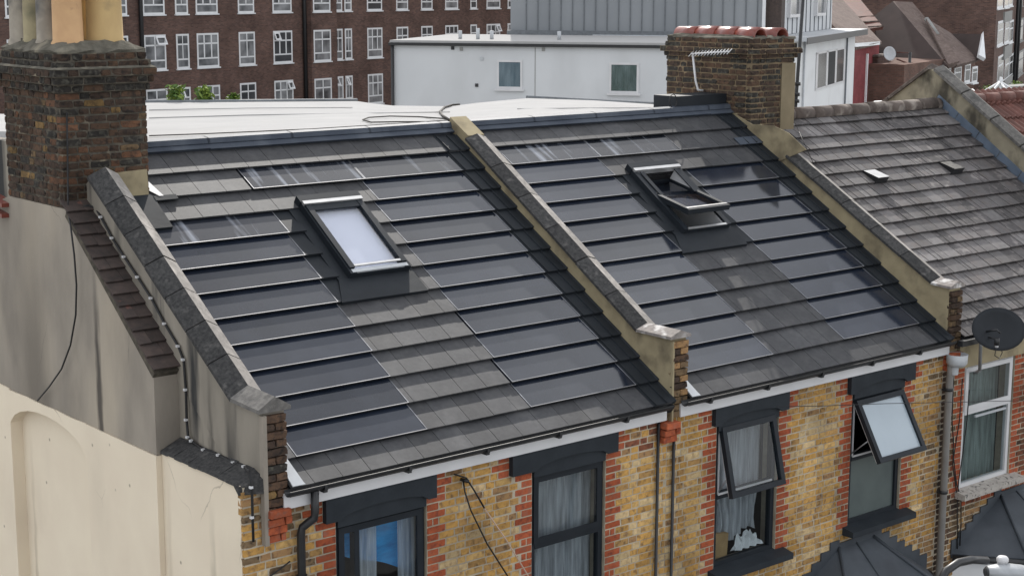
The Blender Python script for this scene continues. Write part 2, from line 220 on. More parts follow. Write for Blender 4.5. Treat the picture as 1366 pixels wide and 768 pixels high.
# ------------------------------------------------------------------ mesh builder
WM = {}
class MB:
    def __init__(s): s.v = []; s.f = []; s.m = []; s.sm = []
    def face(s, pts, mi=0, smooth=False):
        b = len(s.v); s.v += [tuple(p) for p in pts]; s.f.append(tuple(range(b, b+len(pts)))); s.m.append(mi); s.sm.append(smooth)
    def hexa(s, p, mi=0, mtop=None, mfront=None):    # p: bottom 4 ccw (from above), top 4
        b = len(s.v); s.v += [tuple(q) for q in p]
        for k, q in enumerate([(3, 2, 1, 0), (4, 5, 6, 7), (0, 1, 5, 4), (1, 2, 6, 5), (2, 3, 7, 6), (3, 0, 4, 7)]):
            s.f.append(tuple(b+i for i in q)); s.m.append(mtop if (k == 1 and mtop is not None) else (mfront if (k == 2 and mfront is not None) else mi)); s.sm.append(False)
    def box(s, x0, x1, y0, y1, z0, z1, mi=0):
        s.hexa([(x0, y0, z0), (x1, y0, z0), (x1, y1, z0), (x0, y1, z0), (x0, y0, z1), (x1, y0, z1), (x1, y1, z1), (x0, y1, z1)], mi)
    def rbox(s, x0, x1, s0, s1, h0, h1, mi=0):       # box lying in the roof plane
        s.hexa([rp(x0, s0, h0), rp(x1, s0, h0), rp(x1, s1, h0), rp(x0, s1, h0), rp(x0, s0, h1), rp(x1, s0, h1), rp(x1, s1, h1), rp(x0, s1, h1)], mi)
    def prism(s, poly, off, mi=0, mcap=None):        # poly: 3-D points, off: extrusion vector
        n = len(poly); b = len(s.v); off = Vector(off); s.v += [tuple(p) for p in poly]+[tuple(Vector(p)+off) for p in poly]
        mc = mi if mcap is None else mcap
        s.f.append(tuple(range(b, b+n))); s.m.append(mc); s.sm.append(False); s.f.append(tuple(range(b+2*n-1, b+n-1, -1))); s.m.append(mi); s.sm.append(False)
        for i in range(n):
            j = (i+1) % n; s.f.append((b+i, b+n+i, b+n+j, b+j)); s.m.append(mi); s.sm.append(False)
    def tube(s, pts, r, n=8, mi=0, r2=None):
        pts = [Vector(p) for p in pts]; b = len(s.v); K = len(pts)
        up = None
        for i, p in enumerate(pts):
            d = (pts[min(i+1, K-1)]-pts[max(i-1, 0)]).normalized()
            if up is None: up = Vector((0, 0, 1)) if abs(d.z) < .9 else Vector((1, 0, 0))
            a = d.cross(up).normalized(); c = a.cross(d).normalized(); up = c
            rr = r if r2 is None else r+(r2-r)*i/(K-1)
            for k in range(n):
                t = 2*math.pi*k/n; s.v.append(tuple(p+(a*math.cos(t)+c*math.sin(t))*rr))
        for i in range(K-1):
            for k in range(n):
                k2 = (k+1) % n; s.f.append((b+i*n+k, b+i*n+k2, b+(i+1)*n+k2, b+(i+1)*n+k)); s.m.append(mi); s.sm.append(True)
        s.f.append(tuple(b+k for k in range(n-1, -1, -1))); s.m.append(mi); s.sm.append(False)
        s.f.append(tuple(b+(K-1)*n+k for k in range(n))); s.m.append(mi); s.sm.append(False)
    def lathe(s, c, prof, n=20, mi=0):
        b = len(s.v)
        for r, z in prof:
            for k in range(n): t = 2*math.pi*k/n; s.v.append((c[0]+r*math.cos(t), c[1]+r*math.sin(t), c[2]+z))
        for i in range(len(prof)-1):
            for k in range(n):
                k2 = (k+1) % n; s.f.append((b+i*n+k, b+i*n+k2, b+(i+1)*n+k2, b+(i+1)*n+k)); s.m.append(mi); s.sm.append(True)
    def mesh(s, name, mats):
        me = bpy.data.meshes.new(name); me.from_pydata(s.v, [], s.f)
        for m in mats: me.materials.append(M[m] if isinstance(m, str) else m)
        me.polygons.foreach_set('material_index', s.m); me.polygons.foreach_set('use_smooth', s.sm)
        bm = bmesh.new(); bm.from_mesh(me); bmesh.ops.recalc_face_normals(bm, faces=bm.faces); bm.to_mesh(me); bm.free(); me.update()
        return me
    def build(s, name, mats, parent=None, mtx=None, **kw):
        if not isinstance(mats, (list, tuple)): mats = [mats]
        return add(name, s.mesh(name, mats), parent, mtx, **kw)
def add(name, me, parent=None, mtx=None, **kw):
    o = bpy.data.objects.new(name, me); COL.objects.link(o); mtx = mtx or Matrix.Identity(4)
    if parent is not None: o.parent = parent; o.matrix_parent_inverse = WM[parent].inverted()
    o.matrix_basis = mtx; WM[o] = mtx.copy()
    for k, v in kw.items(): o[k] = v
    return o
def thing(name, label, cat, loc, group=None):
    o = bpy.data.objects.new(name, None); COL.objects.link(o); o.location = loc; o.empty_display_size = .2; WM[o] = Matrix.Translation(Vector(loc))
    o['label'] = label; o['category'] = cat
    if group: o['group'] = group
    return o
def bx(name, m, parent, *a, **kw): b = MB(); b.box(*a); return b.build(name, m, parent, **kw)
# ------------------------------------------------------------------ bricks
def unit_brick(seed):
    rr = random.Random(seed); bm = bmesh.new(); bmesh.ops.create_cube(bm, size=1)
    for v in bm.verts: v.co += Vector((rr.uniform(-.02, .02), rr.uniform(-.02, .02), rr.uniform(-.05, .05)))
    bmesh.ops.bevel(bm, geom=list(bm.edges), offset=.045, segments=1, affect='EDGES')
    for v in bm.verts: v.co += Vector((rr.uniform(-.008, .008), rr.uniform(-.01, .01), rr.uniform(-.02, .02)))
    me = bpy.data.meshes.new('brick'); bm.to_mesh(me); bm.free(); me.materials.append(M['b_yel1']); return me
UB = [unit_brick(i) for i in range(7)]
def rugged(seed):
    rr = random.Random(100+seed); bm = bmesh.new(); bmesh.ops.create_cube(bm, size=1); bmesh.ops.subdivide_edges(bm, edges=list(bm.edges), cuts=1, use_grid_fill=True)
    for v in bm.verts:
        k = sum(abs(c) > .4 for c in v.co); f = (1, .99, .965, .92)[k]; v.co *= f; v.co += Vector((rr.uniform(-.05, .05), rr.uniform(-.05, .05), rr.uniform(-.07, .07)))
    me = bpy.data.meshes.new('brick'); bm.to_mesh(me); bm.free(); me.materials.append(M['b_yel1']); return me
UB += [rugged(i) for i in range(8)]
UBD = [([v.co.copy() for v in m.vertices], [tuple(p.vertices) for p in m.polygons]) for m in UB]
BR = {}   # house -> list of bricks
def brick(house, parent, c, d, m):
    BR.setdefault(house, []).append((parent, Vector(c), Vector(d)*(1.05 if m[:2] == 'c_' else 1), m, random.randrange(7) if m[:2] != 'c_' else 7+random.randrange(8)))
def pick(pal): return random.choices([p[0] for p in pal], [p[1] for p in pal])[0]
def flush_bricks(limit=296):
    for house, L_ in BR.items():
        sc = []
        for i, (p, c, d, m, k) in enumerate(L_):
            u, v = proj(c); dist = (c-CP).length; vis = -15 < u < 1380 and -10 < v < 775
            sc.append((-(max(d.x, d.y)*(.64 if d.y > d.x else .77)*d.z/dist**2) if vis else 1, i))
        sc.sort(); top = [i for a, i in sc[:limit] if a < 0]; ts = set(top)
        for i in top:
            p, c, d, m, k = L_[i]
            o = bpy.data.objects.new('brick', UB[k]); COL.objects.link(o); o.parent = p; o.matrix_parent_inverse = WM[p].inverted()
            o.location = c; o.scale = d; o.material_slots[0].link = 'OBJECT'; o.material_slots[0].material = M[m]
        rest = {}
        for i, b in enumerate(L_):
            if i not in ts: rest.setdefault(b[0], []).append(b)
        for p, bs in rest.items():
            mb = MB(); ms = sorted(set(b[3] for b in bs))
            for _, c, d, m, k in bs:
                vs, fs = UBD[k]; b0 = len(mb.v); mi = ms.index(m)
                mb.v += [(c.x+q.x*d.x, c.y+q.y*d.y, c.z+q.z*d.z) for q in vs]
                for f in fs: mb.f.append(tuple(b0+j for j in f)); mb.m.append(mi); mb.sm.append(False)
            mb.build('small_bricks', ms, p, kind='stuff')
def course(a, b, k, lens=(.212, .10), gap=.0135):
    """Flemish bond segments between a and b"""
    out = []; x = a - random.uniform(.0, .03) - (.16 if k % 2 else 0); i = k
    while x < b:
        l_ = lens[i % 2]*random.uniform(.94, 1.04); x0, x1 = max(x, a), min(x+l_, b)
        if x1-x0 > .03: out.append((x0, x1))
        x += l_+gap; i += 1
    return out
# ------------------------------------------------------------------ roof tiles
TT = .043; TSL = .113
def tile_mesh(wd, gauge, mats, rail=False, t=.02, head=.05, T=TT, grooves=0):
    mb = MB(); Lh = gauge+head; sl_ = (T-.006)/gauge
    def z(y): return T-sl_*y
    w0 = .0025; x0, x1 = w0, wd-w0
    if rail:
        r_ = .008; sd = .010
        mb.hexa([(x0, r_, z(r_)-t), (x1, r_, z(r_)-t), (x1, Lh, z(Lh)-t), (x0, Lh, z(Lh)-t), (x0, r_, z(r_)), (x1, r_, z(r_)), (x1, Lh, z(Lh)), (x0, Lh, z(Lh))], 0)
        mb.hexa([(x0, 0, z(0)-t), (x1, 0, z(0)-t), (x1, r_, z(r_)-t), (x0, r_, z(r_)-t), (x0, 0, z(0)+.003), (x1, 0, z(0)+.003), (x1, r_, z(r_)+.003), (x0, r_, z(r_)+.003)], 2, 1)
        for a in (x0, x1-sd): mb.hexa([(a, r_, z(r_)), (a+sd, r_, z(r_)), (a+sd, Lh, z(Lh)), (a, Lh, z(Lh)), (a, r_, z(r_)+.003), (a+sd, r_, z(r_)+.003), (a+sd, Lh, z(Lh)+.003), (a, Lh, z(Lh)+.003)], 2, 3)
    else:
        segs = [x0, x1]
        mb.hexa([(x0, 0, z(0)-t), (x1, 0, z(0)-t), (x1, Lh, z(Lh)-t), (x0, Lh, z(Lh)-t), (x0, 0, z(0)), (x1, 0, z(0)), (x1, Lh, z(Lh)), (x0, Lh, z(Lh))], 0)
        for g in range(grooves):
            gx = x0+(x1-x0)*(.38+.3*g); mb.hexa([(gx, -.002, z(0)-.002), (gx+.008, -.002, z(0)-.002), (gx+.008, Lh, z(Lh)-.002), (gx, Lh, z(Lh)-.002), (gx, -.002, z(0)+.006), (gx+.008, -.002, z(0)+.006), (gx+.008, Lh, z(Lh)+.006), (gx, Lh, z(Lh)+.006)], 0)
    return mb.mesh('tile', mats)
TCACHE = {}
def put_tile(name, parent, x, s, wd, gauge, kind, h=0, rail=False, T=TT, grooves=0, jit=.0015, mm=None, t=.02):
    key = (round(wd, 3), round(gauge, 3), kind, rail, T, grooves)
    if key not in TCACHE: TCACHE[key] = tile_mesh(round(wd, 3), gauge, [kind] if not rail else [kind, 'pv_rail', 'black_metal', 'pv_side'], rail, T=T, grooves=grooves, t=t)
    mt = Matrix.Translation(rp(x, s+random.uniform(-jit, jit), h+random.uniform(0, jit))) @ RM @ Matrix.Rotation(random.uniform(-jit, jit)*1.2, 4, 'Z')
    return add(name, TCACHE[key], parent, mt)
G = .354
def course_s(n, eb): return (12-n)*G+eb if n < 13 else 0.0
def slates(parent, n, eb, a, b, x_off=None):
    s = course_s(n, eb); g = G if n < 13 else eb
    if n == 1: g = 4.60-s-.05
    off = (n % 2)*.15+.06 if x_off is None else x_off; x = a-((a+100+off) % .3)
    while x < b-.02:
        x0, x1 = max(x, a), min(x+.3, b)
        if x1-x0 > .03: put_tile('slate', parent, x0, s, x1-x0, g, 'slate')
        x += .3
def pv(parent, n, eb, a, b, m='pv_glass'):
    put_tile('solar_panel', parent, a, course_s(n, eb), b-a, G if n < 13 else eb, m, rail=True)
# ================================================================== SETTING
g_ = MB(); g_.face([(-900, -900, -5.8), (900, -900, -5.8), (900, 900, -5.8), (-900, 900, -5.8)]); g_.build('ground', 'concrete', kind='structure')
g_ = MB(); g_.box(-60, 60, -10.5, -3.6, -5.95, -5.796); g_.build('road', 'asphalt', kind='structure')
g_ = MB(); g_.box(-60, 60, -3.6, -1.6, -5.9, -5.68); g_.build('pavement', 'concrete', kind='structure')
# ================================================================== HOUSES
HA = thing('terraced_house', 'yellow brick end house with cream painted gable, closed roof window and tall left chimney', 'house', (-2.5, 2, -5.8), 'yellow brick houses with solar roofs')
HB = thing('terraced_house', 'yellow brick house in the middle with an open roof window and two propped open casements', 'house', (2.4, 2, -5.8), 'yellow brick houses with solar roofs')
HC = thing('terraced_house', 'dark brick house with old weathered grey tiled roof and white framed window', 'house', (7.4, 2, -5.8))
XL0, XL1 = -4.98, -4.745
def wall_with_openings(house, name, x0, x1, z0, z1, ops, m, y=.1045, th=.2235):
    mb = MB(); xs = sorted(set([x0, x1]+[o for op in ops for o in op[:2]]))
    for a, b in zip(xs, xs[1:]):
        cuts = sorted([(op[2], op[3]) for op in ops if op[0] <= a+1e-6 and op[1] >= b-1e-6]); z = z0
        for c0, c1 in cuts:
            if c0 > z: mb.box(a, b, y, y+th, z, c0)
            z = c1
        if z < z1: mb.box(a, b, y, y+th, z, z1)
    return mb.build(name, m, house)
YEL = [('b_yel1', 5), ('b_yel2', 5), ('b_yel3', 3), ('b_tan', 3), ('b_brn', .8), ('b_yel1', 2)]
YELM = [('b_yel1', 4), ('b_yel2', 4), ('b_yel3', 2), ('b_tan', 5), ('b_brn', 1)]
RED = [('b_red1', 4), ('b_red2', 3)]
def facade_bricks(house, par, x0, x1, ztop, zbot, ops, pal=YEL, quoins=True, yf=.10, dark=None):
    k = 0; z = ztop-.0375
    while z > zbot:
        zt = z+.033
        spans = [(x0, x1)]
        for (a, b, c0, c1) in ops:
            if c0 < z < c1:
                ns = []
                for (p, q) in spans:
                    if b <= p or a >= q: ns.append((p, q))
                    else:
                        if a > p: ns.append((p, a))
                        if b < q: ns.append((b, q))
                spans = ns
        for (p, q) in spans:
            p0, q0 = p, q
            if quoins:
                ql = .215 if k % 2 else .135
                if any(abs(b-p) < .02 and c0 < z < c1 for a, b, c0, c1 in ops):
                    for s0, s1 in ([(p+.005, p+ql)] if ql > .2 or random.random() < .8 else [(p+.005, p+.065), (p+.078, p+ql)]): brick(house, par, ((s0+s1)/2, yf+.03, z), (s1-s0, .06+random.uniform(-.004, .006), .0605), pick(RED))
                    p = p+ql+.01
                if any(abs(a-q) < .02 and c0 < z < c1 for a, b, c0, c1 in ops):
                    for s0, s1 in ([(q-ql, q-.005)] if ql > .2 or random.random() < .8 else [(q-ql, q-.078), (q-.065, q-.005)]): brick(house, par, ((s0+s1)/2, yf+.03, z), (s1-s0, .06+random.uniform(-.004, .006), .0605), pick(RED))
                    q = q-ql-.01
            for s0, s1 in course(p+.005, q-.005, k):
                xm = (s0+s1)/2; pl = dark(xm, z) if dark else pal
                brick(house, par, (xm, yf+.03, z+random.uniform(-.002, .002)), (s1-s0, .06+random.uniform(-.005, .005), .0605+random.uniform(-.004, .002)), pick(pl or pal))
        k += 1; z -= .075
# window openings: x0,x1,z0,z1  (brick opening)
OP = {1: (-4.215, -3.19, -2.02, -.41), 2: (-1.885, -.885, -2.02, -.385), 3: (.775, 1.80, -2.03, -.38), 4: (3.11, 4.11, -2.03, -.40), 5: (5.36, 6.47, -2.03, -.40)}
LB = {1: (-4.35, -3.11, -.40, -.165), 2: (-2.18, -.76, -.385, -.165), 3: (.695, 1.91, -.38, -.165), 4: (3.01, 4.25, -.395, -.165)}
def lint_ops(i): a = LB[i]; return (a[0], a[1], a[2], .3)
def opening(i): a = OP[i]; return (a[0], a[1], a[2], .0 if i != 5 else -.38)
fa = wall_with_openings(HA, 'front_wall', -5.16, .0, -5.8, .0, [OP[1], OP[2]], 'mortar')
fb = wall_with_openings(HB, 'front_wall', .0, 4.90, -5.8, .0, [OP[3], OP[4]], 'mortar')
fc = wall_with_openings(HC, 'front_wall', 4.90, 9.9, -5.8, .0, [OP[5]], 'mortar')
def darkA(x, z):
    if x < -4.45 and z > -1.1: return [('b_brn', 5), ('c_tan', 3), ('b_yel3', 3), ('b_yel1', 1)] if random.random() < (.75 if z > -.65 else .4) else None
    if x > -.75 and z > -.55 and x < -.1: return [('b_redbr', 2), ('b_yel1', 3), ('b_brn', 2)]
    if x < -.2 and x > -.7 and z < -1.2: return YELM
    return None
def qops(i):  # quoined opening incl. lintel
    return [OP[i][:3]+(LB[i][2],), lint_ops(i)]
facade_bricks(HA, fa, -5.175, -.0, -.17, -2.2, qops(1)+qops(2), dark=darkA)
def darkB(x, z):
    if x > 4.55: return [('b_yel3', 4), ('b_brn', 4), ('b_yel1', 3), ('c_tan', 3)]
    if x < .3: return [('b_yel1', 3), ('b_tan', 3), ('b_yel3', 2), ('b_brn', 1)]
    return None
mb = MB(); mb.box(-5.16, -4.985, .1045, .124, .0, .085); mb.build('brick_backing', 'mortar', HA)
for k in range(1, 4):
    for s0, s1 in course(-5.175, -4.985, k): brick(HA, fa, ((s0+s1)/2, .13, .0925-.075*k), (s1-s0, .06, .0605), pick([('c_tan', 2), ('b_yel3', 2), ('b_brn', 2)]))
facade_bricks(HB, fb, .0, 4.88, -.10, -3.0, qops(3)+qops(4), dark=darkB)
def darkC(x, z):
    if x < 5.0: return [('c_dark', 4), ('c_brn', 3)]
    if x < 5.3: return [('c_brn', 3), ('c_tan', 3), ('b_brn', 3), ('b_redbr', 1)]
    return [('b_redbr', 4), ('b_red1', 2), ('c_rust', 1)] if z > -2.25 else [('b_yel3', 2), ('b_brn', 2), ('c_tan', 3)]
facade_bricks(HC, fc, 4.885, 7.6, -.40, -3.4, [OP[5][:3]+(-.40,)], pal=[('b_redbr', 1)], dark=darkC)
# orange corbel bricks by the party wall ends
for house, par, x0, zt in ((HA, fa, -4.96, -.14), (HB, fb, -.12, -.19), (HB, fb, 4.88, -.16)):
    for r in range(4 if house is HA else 3):
        z = zt-.04-.078*r
        for s0, s1 in course(x0, x0+.25-(.02*r), r): brick(house, par, ((s0+s1)/2, .02+.03+.012*r, z), (s1-s0, .14-.02*r, .068), 'b_red2' if random.random() < .7 else 'b_red1')
# lintels (painted blocks with a shallow arch groove), sills
for i, (a, b, c0, c1) in LB.items():
    h = HA if i < 3 else HB
    mb = MB(); xa, xb = OP[i][0]+.015, OP[i][1]-.015; n = 14; zr = c0+.085
    mb.box(a, b, .045, .33, zr, .05); mb.box(a, xa, .0455, .33, c0, zr); mb.box(xb, b, .0455, .33, c0, zr)
    pts = [(xa+(xb-xa)*k/n, c0+.004+.078*math.sin(math.pi*k/n)**.45) for k in range(n+1)]
    for (p, q) in zip(pts, pts[1:]): mb.hexa([(p[0], .0452, p[1]), (q[0], .0452, q[1]), (q[0], .3, q[1]), (p[0], .3, p[1]), (p[0], .0452, zr), (q[0], .0452, zr), (q[0], .3, zr), (p[0], .3, zr)])
    mb.box(xa, xb, .085, .3, c0-.075, zr-.003)
    mb.build('lintel', 'anth_paint', h)
def sash(mb, x0, x1, z0, z1, y0, y1, w_, mi=0, slope=.012):
    mb.box(x0, x1, y0, y1, z1-w_, z1, mi); mb.box(x0, x1, y0, y1, z0, z0+w_, mi); mb.box(x0, x0+w_, y0+.001, y1, z0+w_, z1-w_, mi); mb.box(x1-w_, x1, y0+.001, y1, z0+w_, z1-w_, mi)
def pane(parent, x0, x1, z0, z1, y, m='glass', **kw):
    mb = MB(); mb.box(x0, x1, y, y+.006, z0, z1); return mb.build('pane', m, parent, **kw)
def window(house, i, mid, fm='anthracite', open_top=None, y=.135):
    x0, x1, z0, z1 = OP[i]; x0 += .01; x1 -= .01; z1 -= .065 if i != 5 else .02
    mb = MB(); sash(mb, x0, x1, z0, z1, y, y+.07, .055); mb.box(x0+.055, x1-.055, y-.004, y+.066, mid-.035, mid+.035)
    if open_top is None: sash(mb, x0+.03, x1-.03, mid+.02, z1-.02, y-.018, y-.002, .062)
    fr = mb.build('window', fm, house)
    if open_top is None: pane(fr, x0+.09, x1-.09, mid+.08, z1-.08, y-.008)
    pane(fr, x0+.05, x1-.05, z0+.05, mid-.03, y+.03, 'frosted_green' if i == 4 else 'glass')
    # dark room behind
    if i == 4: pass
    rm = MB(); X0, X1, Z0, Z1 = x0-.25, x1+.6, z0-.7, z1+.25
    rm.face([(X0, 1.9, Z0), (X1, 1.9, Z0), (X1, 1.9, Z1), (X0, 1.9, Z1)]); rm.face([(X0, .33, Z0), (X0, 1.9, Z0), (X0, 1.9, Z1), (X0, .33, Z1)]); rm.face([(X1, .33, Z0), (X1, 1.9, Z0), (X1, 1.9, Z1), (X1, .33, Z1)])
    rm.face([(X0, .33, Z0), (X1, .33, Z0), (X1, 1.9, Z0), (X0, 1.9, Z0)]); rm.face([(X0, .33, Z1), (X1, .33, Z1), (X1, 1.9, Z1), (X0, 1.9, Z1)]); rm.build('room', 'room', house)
    return fr, (x0, x1, z0, z1)
w1, e1 = window(HA, 1, -2.4)
mb = MB(); mb.box(-4.0, -3.945, .125, .20, -2.0, -.53); mb.build('mullion', 'anthracite', w1)
w2, e2 = window(HA, 2, -1.19)
w3, e3 = window(HB, 3, -1.215, open_top=True)
w4, e4 = window(HB, 4, -1.215, open_top=True)
w5, e5 = window(HC, 5, -1.03, fm='white_pvc', y=.125)
mb = MB(); mb.box(5.62, 6.3, .085, .11, -1.115, -1.09); mb.build('handle', 'pale_grey', w5)
# pale opening rail of w3, w4
for wn, (x0, x1, z0, z1) in ((w3, e3), (w4, e4)):
    mb = MB(); mb.box(x0+.06, x1-.06, .118, .13, -1.2, -1.178); mb.box(x0+.055, x0+.065, .118, .2, -1.19, z1-.06); mb.build('seal', 'white_pvc', wn)
def open_sash(win, x0, x1, top, bot, w_=.062, gm='glass'):
    top = Vector((0, *top)); bot = Vector((0, *bot)); d = (bot-top); Ln = d.length; d.normalize(); nrm = Vector((0, -d.z, d.y)) if -d.z*-1 > 0 else Vector((0, d.z, -d.y))
    nrm = Vector((0, d.z, -d.y));  nrm = nrm if nrm.y < 0 else -nrm
    mt = Matrix(((1, 0, 0, 0), (0, -nrm.y, -d.y, top.y), (0, -nrm.z, -d.z, top.z), (0, 0, 0, 1)))
    mb = MB(); sash(mb, x0, x1, -Ln, 0, -.035, .025, w_); mb.box(x0+.01, x1-.01, .026, .034, -Ln+.012, -Ln+.03, 1); mb.box(x0+.004, x0+.02, .026, .034, -Ln+.02, -.02, 1)
    mb.box(x1-.03, x1-.015, .026, .034, -Ln+.02, -.02, 1)
    o = mb.build('open_casement', ['anthracite', 'white_pvc'], win, mt)
    p = MB(); p.box(x0+w_-.01, x1-w_+.01, -.006, 0.0, -Ln+w_-.01, -w_+.01); p.build('pane', gm, o, mt)
    return o
open_sash(w3, .835, 1.715, (.11, -.425), (-.075, -1.19))
oc = open_sash(w4, 3.16, 4.06, (.105, -.51), (-.28, -1.185), gm='frosted')
for xx in (3.17, 4.04): mb = MB(); mb.tube([(xx, .13, -1.15), (xx, -.1, -.95)], .008, 6); mb.build('stay', 'galv', w4)
mb = MB(); mb.tube([(.85, .13, -1.17), (.85, .0, -.98)], .008, 6); mb.build('stay', 'galv', w3)
for h, i, m in ((HB, 3, 'anth_paint'), (HB, 4, 'anth_paint'), (HC, 5, 'stone_sill'), (HA, 1, 'anth_paint'), (HA, 2, 'anth_paint')):
    a, b, z, _ = OP[i]; mb = MB()
    mb.hexa([(a-.09, -.06, z-.10), (b+.14, -.06, z-.10), (b+.14, .15, z-.10), (a-.09, .15, z-.10), (a-.09, -.06, z-.03), (b+.14, -.06, z-.03), (b+.14, .15, z+.01), (a-.09, .15, z+.01)]); mb.build('sill', m, h)
# reveals are the brick backing; curtains --------------------------------------------------
def curtain(label, x0, x1, z0, z1, y=.30, m='net', waves=9, amp=.025, tie=None, name='net_curtain', cat='curtain', group=None):
    mb = MB(); n = 60; K = 10; rr = random.Random(label); ph = [rr.uniform(0, 6) for _ in range(4)]
    for j in range(K+1):
        t = j/K; z = z1+(z0-z1)*t
        for i in range(n+1):
            s = i/n; x = x0+(x1-x0)*s
            if tie: x = x+(tie[0]-x)*(tie[1]*math.exp(-((z-tie[2])/.22)**2))
            yy = y+amp*(.4+.6*t)*(math.sin(s*waves*6.28+ph[0]+t*.8)+.5*math.sin(s*waves*2.3*6.28+ph[1]))*.8
            zz = z-(0.05*math.sin(s*9+ph[2]) if (tie and t > .6) else 0); mb.v.append((x, yy, zz))
    for j in range(K):
        for i in range(n): a = j*(n+1)+i; mb.f.append((a, a+1, a+n+2, a+n+1)); mb.m.append(0); mb.sm.append(True)
    o = mb.build(name, m); o['label'] = label; o['category'] = cat
    if group: o['group'] = group
    return o
curtain('pale net curtain in the left part of the leftmost front window by the blue sheet', -3.93, -3.66, -2.1, -.45, waves=4, y=.262, amp=.012)
curtain('narrow pale net curtain at the right edge of the leftmost front window', -3.42, -3.22, -2.1, -.45, waves=3, y=.262, amp=.012)
curtain('full white net curtain across the closed two pane window left of the twin downpipes', -1.86, -.92, -2.1, -.4, waves=8, amp=.035)
curtain('white net curtain behind the slightly opened casement, gathered low at the right', .80, 1.72, -1.80, -.4, waves=7, amp=.035, tie=(1.42, .22, -1.62))
curtain('green grey patterned curtain in the white framed window of the dark brick house', 5.40, 6.42, -2.1, -.4, m='curtain_col', waves=7, amp=.03, y=.32)
o = MB(); o.prism([(.86, .22, -1.98), (1.12, .22, -1.98), (1.14, .22, -1.72), (.87, .22, -1.68)], (0, .06, 0)); o = o.build('wooden_box', 'ply'); o['label'] = 'plain wooden box on the inside sill below the knotted net curtain'; o['category'] = 'box'
mb = MB()
rr = random.Random(3); n = 22; K = 14
for j in range(K+1):
    for i in range(n+1):
        a_, b_ = i/n, j/K; hh = (math.sin(math.pi*a_)*math.sin(math.pi*b_))**.5
        mb.v.append((1.22+.44*a_+.03*math.sin(b_*9), .19+.07*b_+.02*math.sin(a_*23+b_*5), -1.95+hh*(.14+.05*math.sin(a_*17+b_*7)+.035*math.sin(a_*31-b_*13))))
for j in range(K):
    for i in range(n): a_ = j*(n+1)+i; mb.f.append((a_, a_+1, a_+n+2, a_+n+1)); mb.m.append(0); mb.sm.append(False)
o = mb.build('laundry', 'white_paint'); o['label'] = 'crumpled white cloth lying on the inside sill under the knotted net curtain'; o['category'] = 'cloth'
mb = MB(); n = 14  # blue sheet added behind the pane, imitating a reflection in the glass
for j in range(9):
    for i in range(n+1):
        s = i/n; mb.v.append((-4.15+.93*s, .31+.012*math.sin(s*11+j), -.50-(.030+.055*s)*j-.02*math.sin(s*7)-.02*(1-s)*math.sin(j)))
for j in range(8):
    for i in range(n): a = j*(n+1)+i; mb.f.append((a, a+1, a+n+2, a+n+1)); mb.m.append(0); mb.sm.append(True)
o = mb.build('reflection_sheet', 'reflection_blue'); o['label'] = 'bright blue sheet added behind the leftmost front window to imitate a reflection'; o['category'] = 'sheet'
mb = MB()
for k, x in enumerate((3.4, 3.56, 3.72)): mb.lathe((x, .36, -1.98), [(.0, 0), (.035, 0), (.035, .14), (.015, .18), (.015, .22), (0, .22)], 10)
for k, x in enumerate((3.4, 3.72)):
    q = MB(); q.lathe((x, .30, -1.98), [(0, 0), (.04, 0), (.04, .15), (.016, .2), (.016, .25), (0, .25)], 12); q = q.build('bottle', 'pale_grey'); q['label'] = ['pale bottle on the inside sill at left below the widest open casement', 'pale bottle on the inside sill at right below the widest open casement'][k]; q['category'] = 'bottle'
# ------------------------------------------------------------------ roof decks (with the well of the open roof window)
def deck(house, x0, x1, hole=None, s1=4.6):
    mb = MB()
    rects = [(x0, x1, -.02, s1)] if not hole else [(x0, hole[0], -.02, s1), (hole[1], x1, -.02, s1), (hole[0], hole[1], -.02, hole[2]), (hole[0], hole[1], hole[3], s1)]
    for a, b, c, d_ in rects: mb.rbox(a, b, c, d_, -.10, -.012)
    return mb.build('roof', 'membrane', house)
SA = (-2.76, -2.0, 2.40, 3.56); SB = (2.10, 2.92, 2.40, 3.58)
ra = deck(HA, XL1, 0.0); rb = deck(HB, .235, 4.90, (SB[0]+.06, SB[1]-.06, SB[2]+.05, SB[3]-.06)); rc = deck(HC, 5.13, 9.5, s1=4.45)
EA, EB = .3175, .34
# house A rows
a0, a1, a2, a3, a4 = -4.53, -3.07, -1.79, -.33, -.05
slates(ra, 1, EA, XL1, a4); slates(ra, 2, EA, XL1, -3.14); pv(ra, 2, EA, -3.14, -1.71, 'pv_dirty'); pv(ra, 2, EA, -1.71, -.28, 'pv_dirty')
slates(ra, 3, EA, XL1, -1.74); pv(ra, 3, EA, -1.74, -.3)
for n in range(4, 13):
    if n > 3: slates(ra, n, EA, XL1, a0, .13); pv(ra, n, EA, a0, a1, 'pv_dirty' if n == 4 else 'pv_glass'); pv(ra, n, EA, a2, a3)
    if n > 7: slates(ra, n, EA, a1, a2)
    elif n < 8: slates(ra, n, EA, -1.965, a2, .035)
slates(ra, 13, EA, XL1, a4)
# house B rows
b0, b1, b2, b3, b4 = .39, 1.85, 3.105, 4.565, 4.86
slates(rb, 1, EB, .24, b4); slates(rb, 2, EB, .24, .43); pv(rb, 2, EB, .43, 1.88, 'pv_dirty'); pv(rb, 2, EB, 1.88, 3.3, 'pv_dirty'); slates(rb, 2, EB, 3.3, b4)
slates(rb, 3, EB, .24, b0); pv(rb, 3, EB, b0, b1); slates(rb, 3, EB, b1, b4)
for n in range(4, 13):
    slates(rb, n, EB, .24, b0, .24); pv(rb, n, EB, b0, b1); pv(rb, n, EB, b2, b3)
    if n > 7: slates(rb, n, EB, b1, b2)
slates(rb, 13, EB, .24, b4)
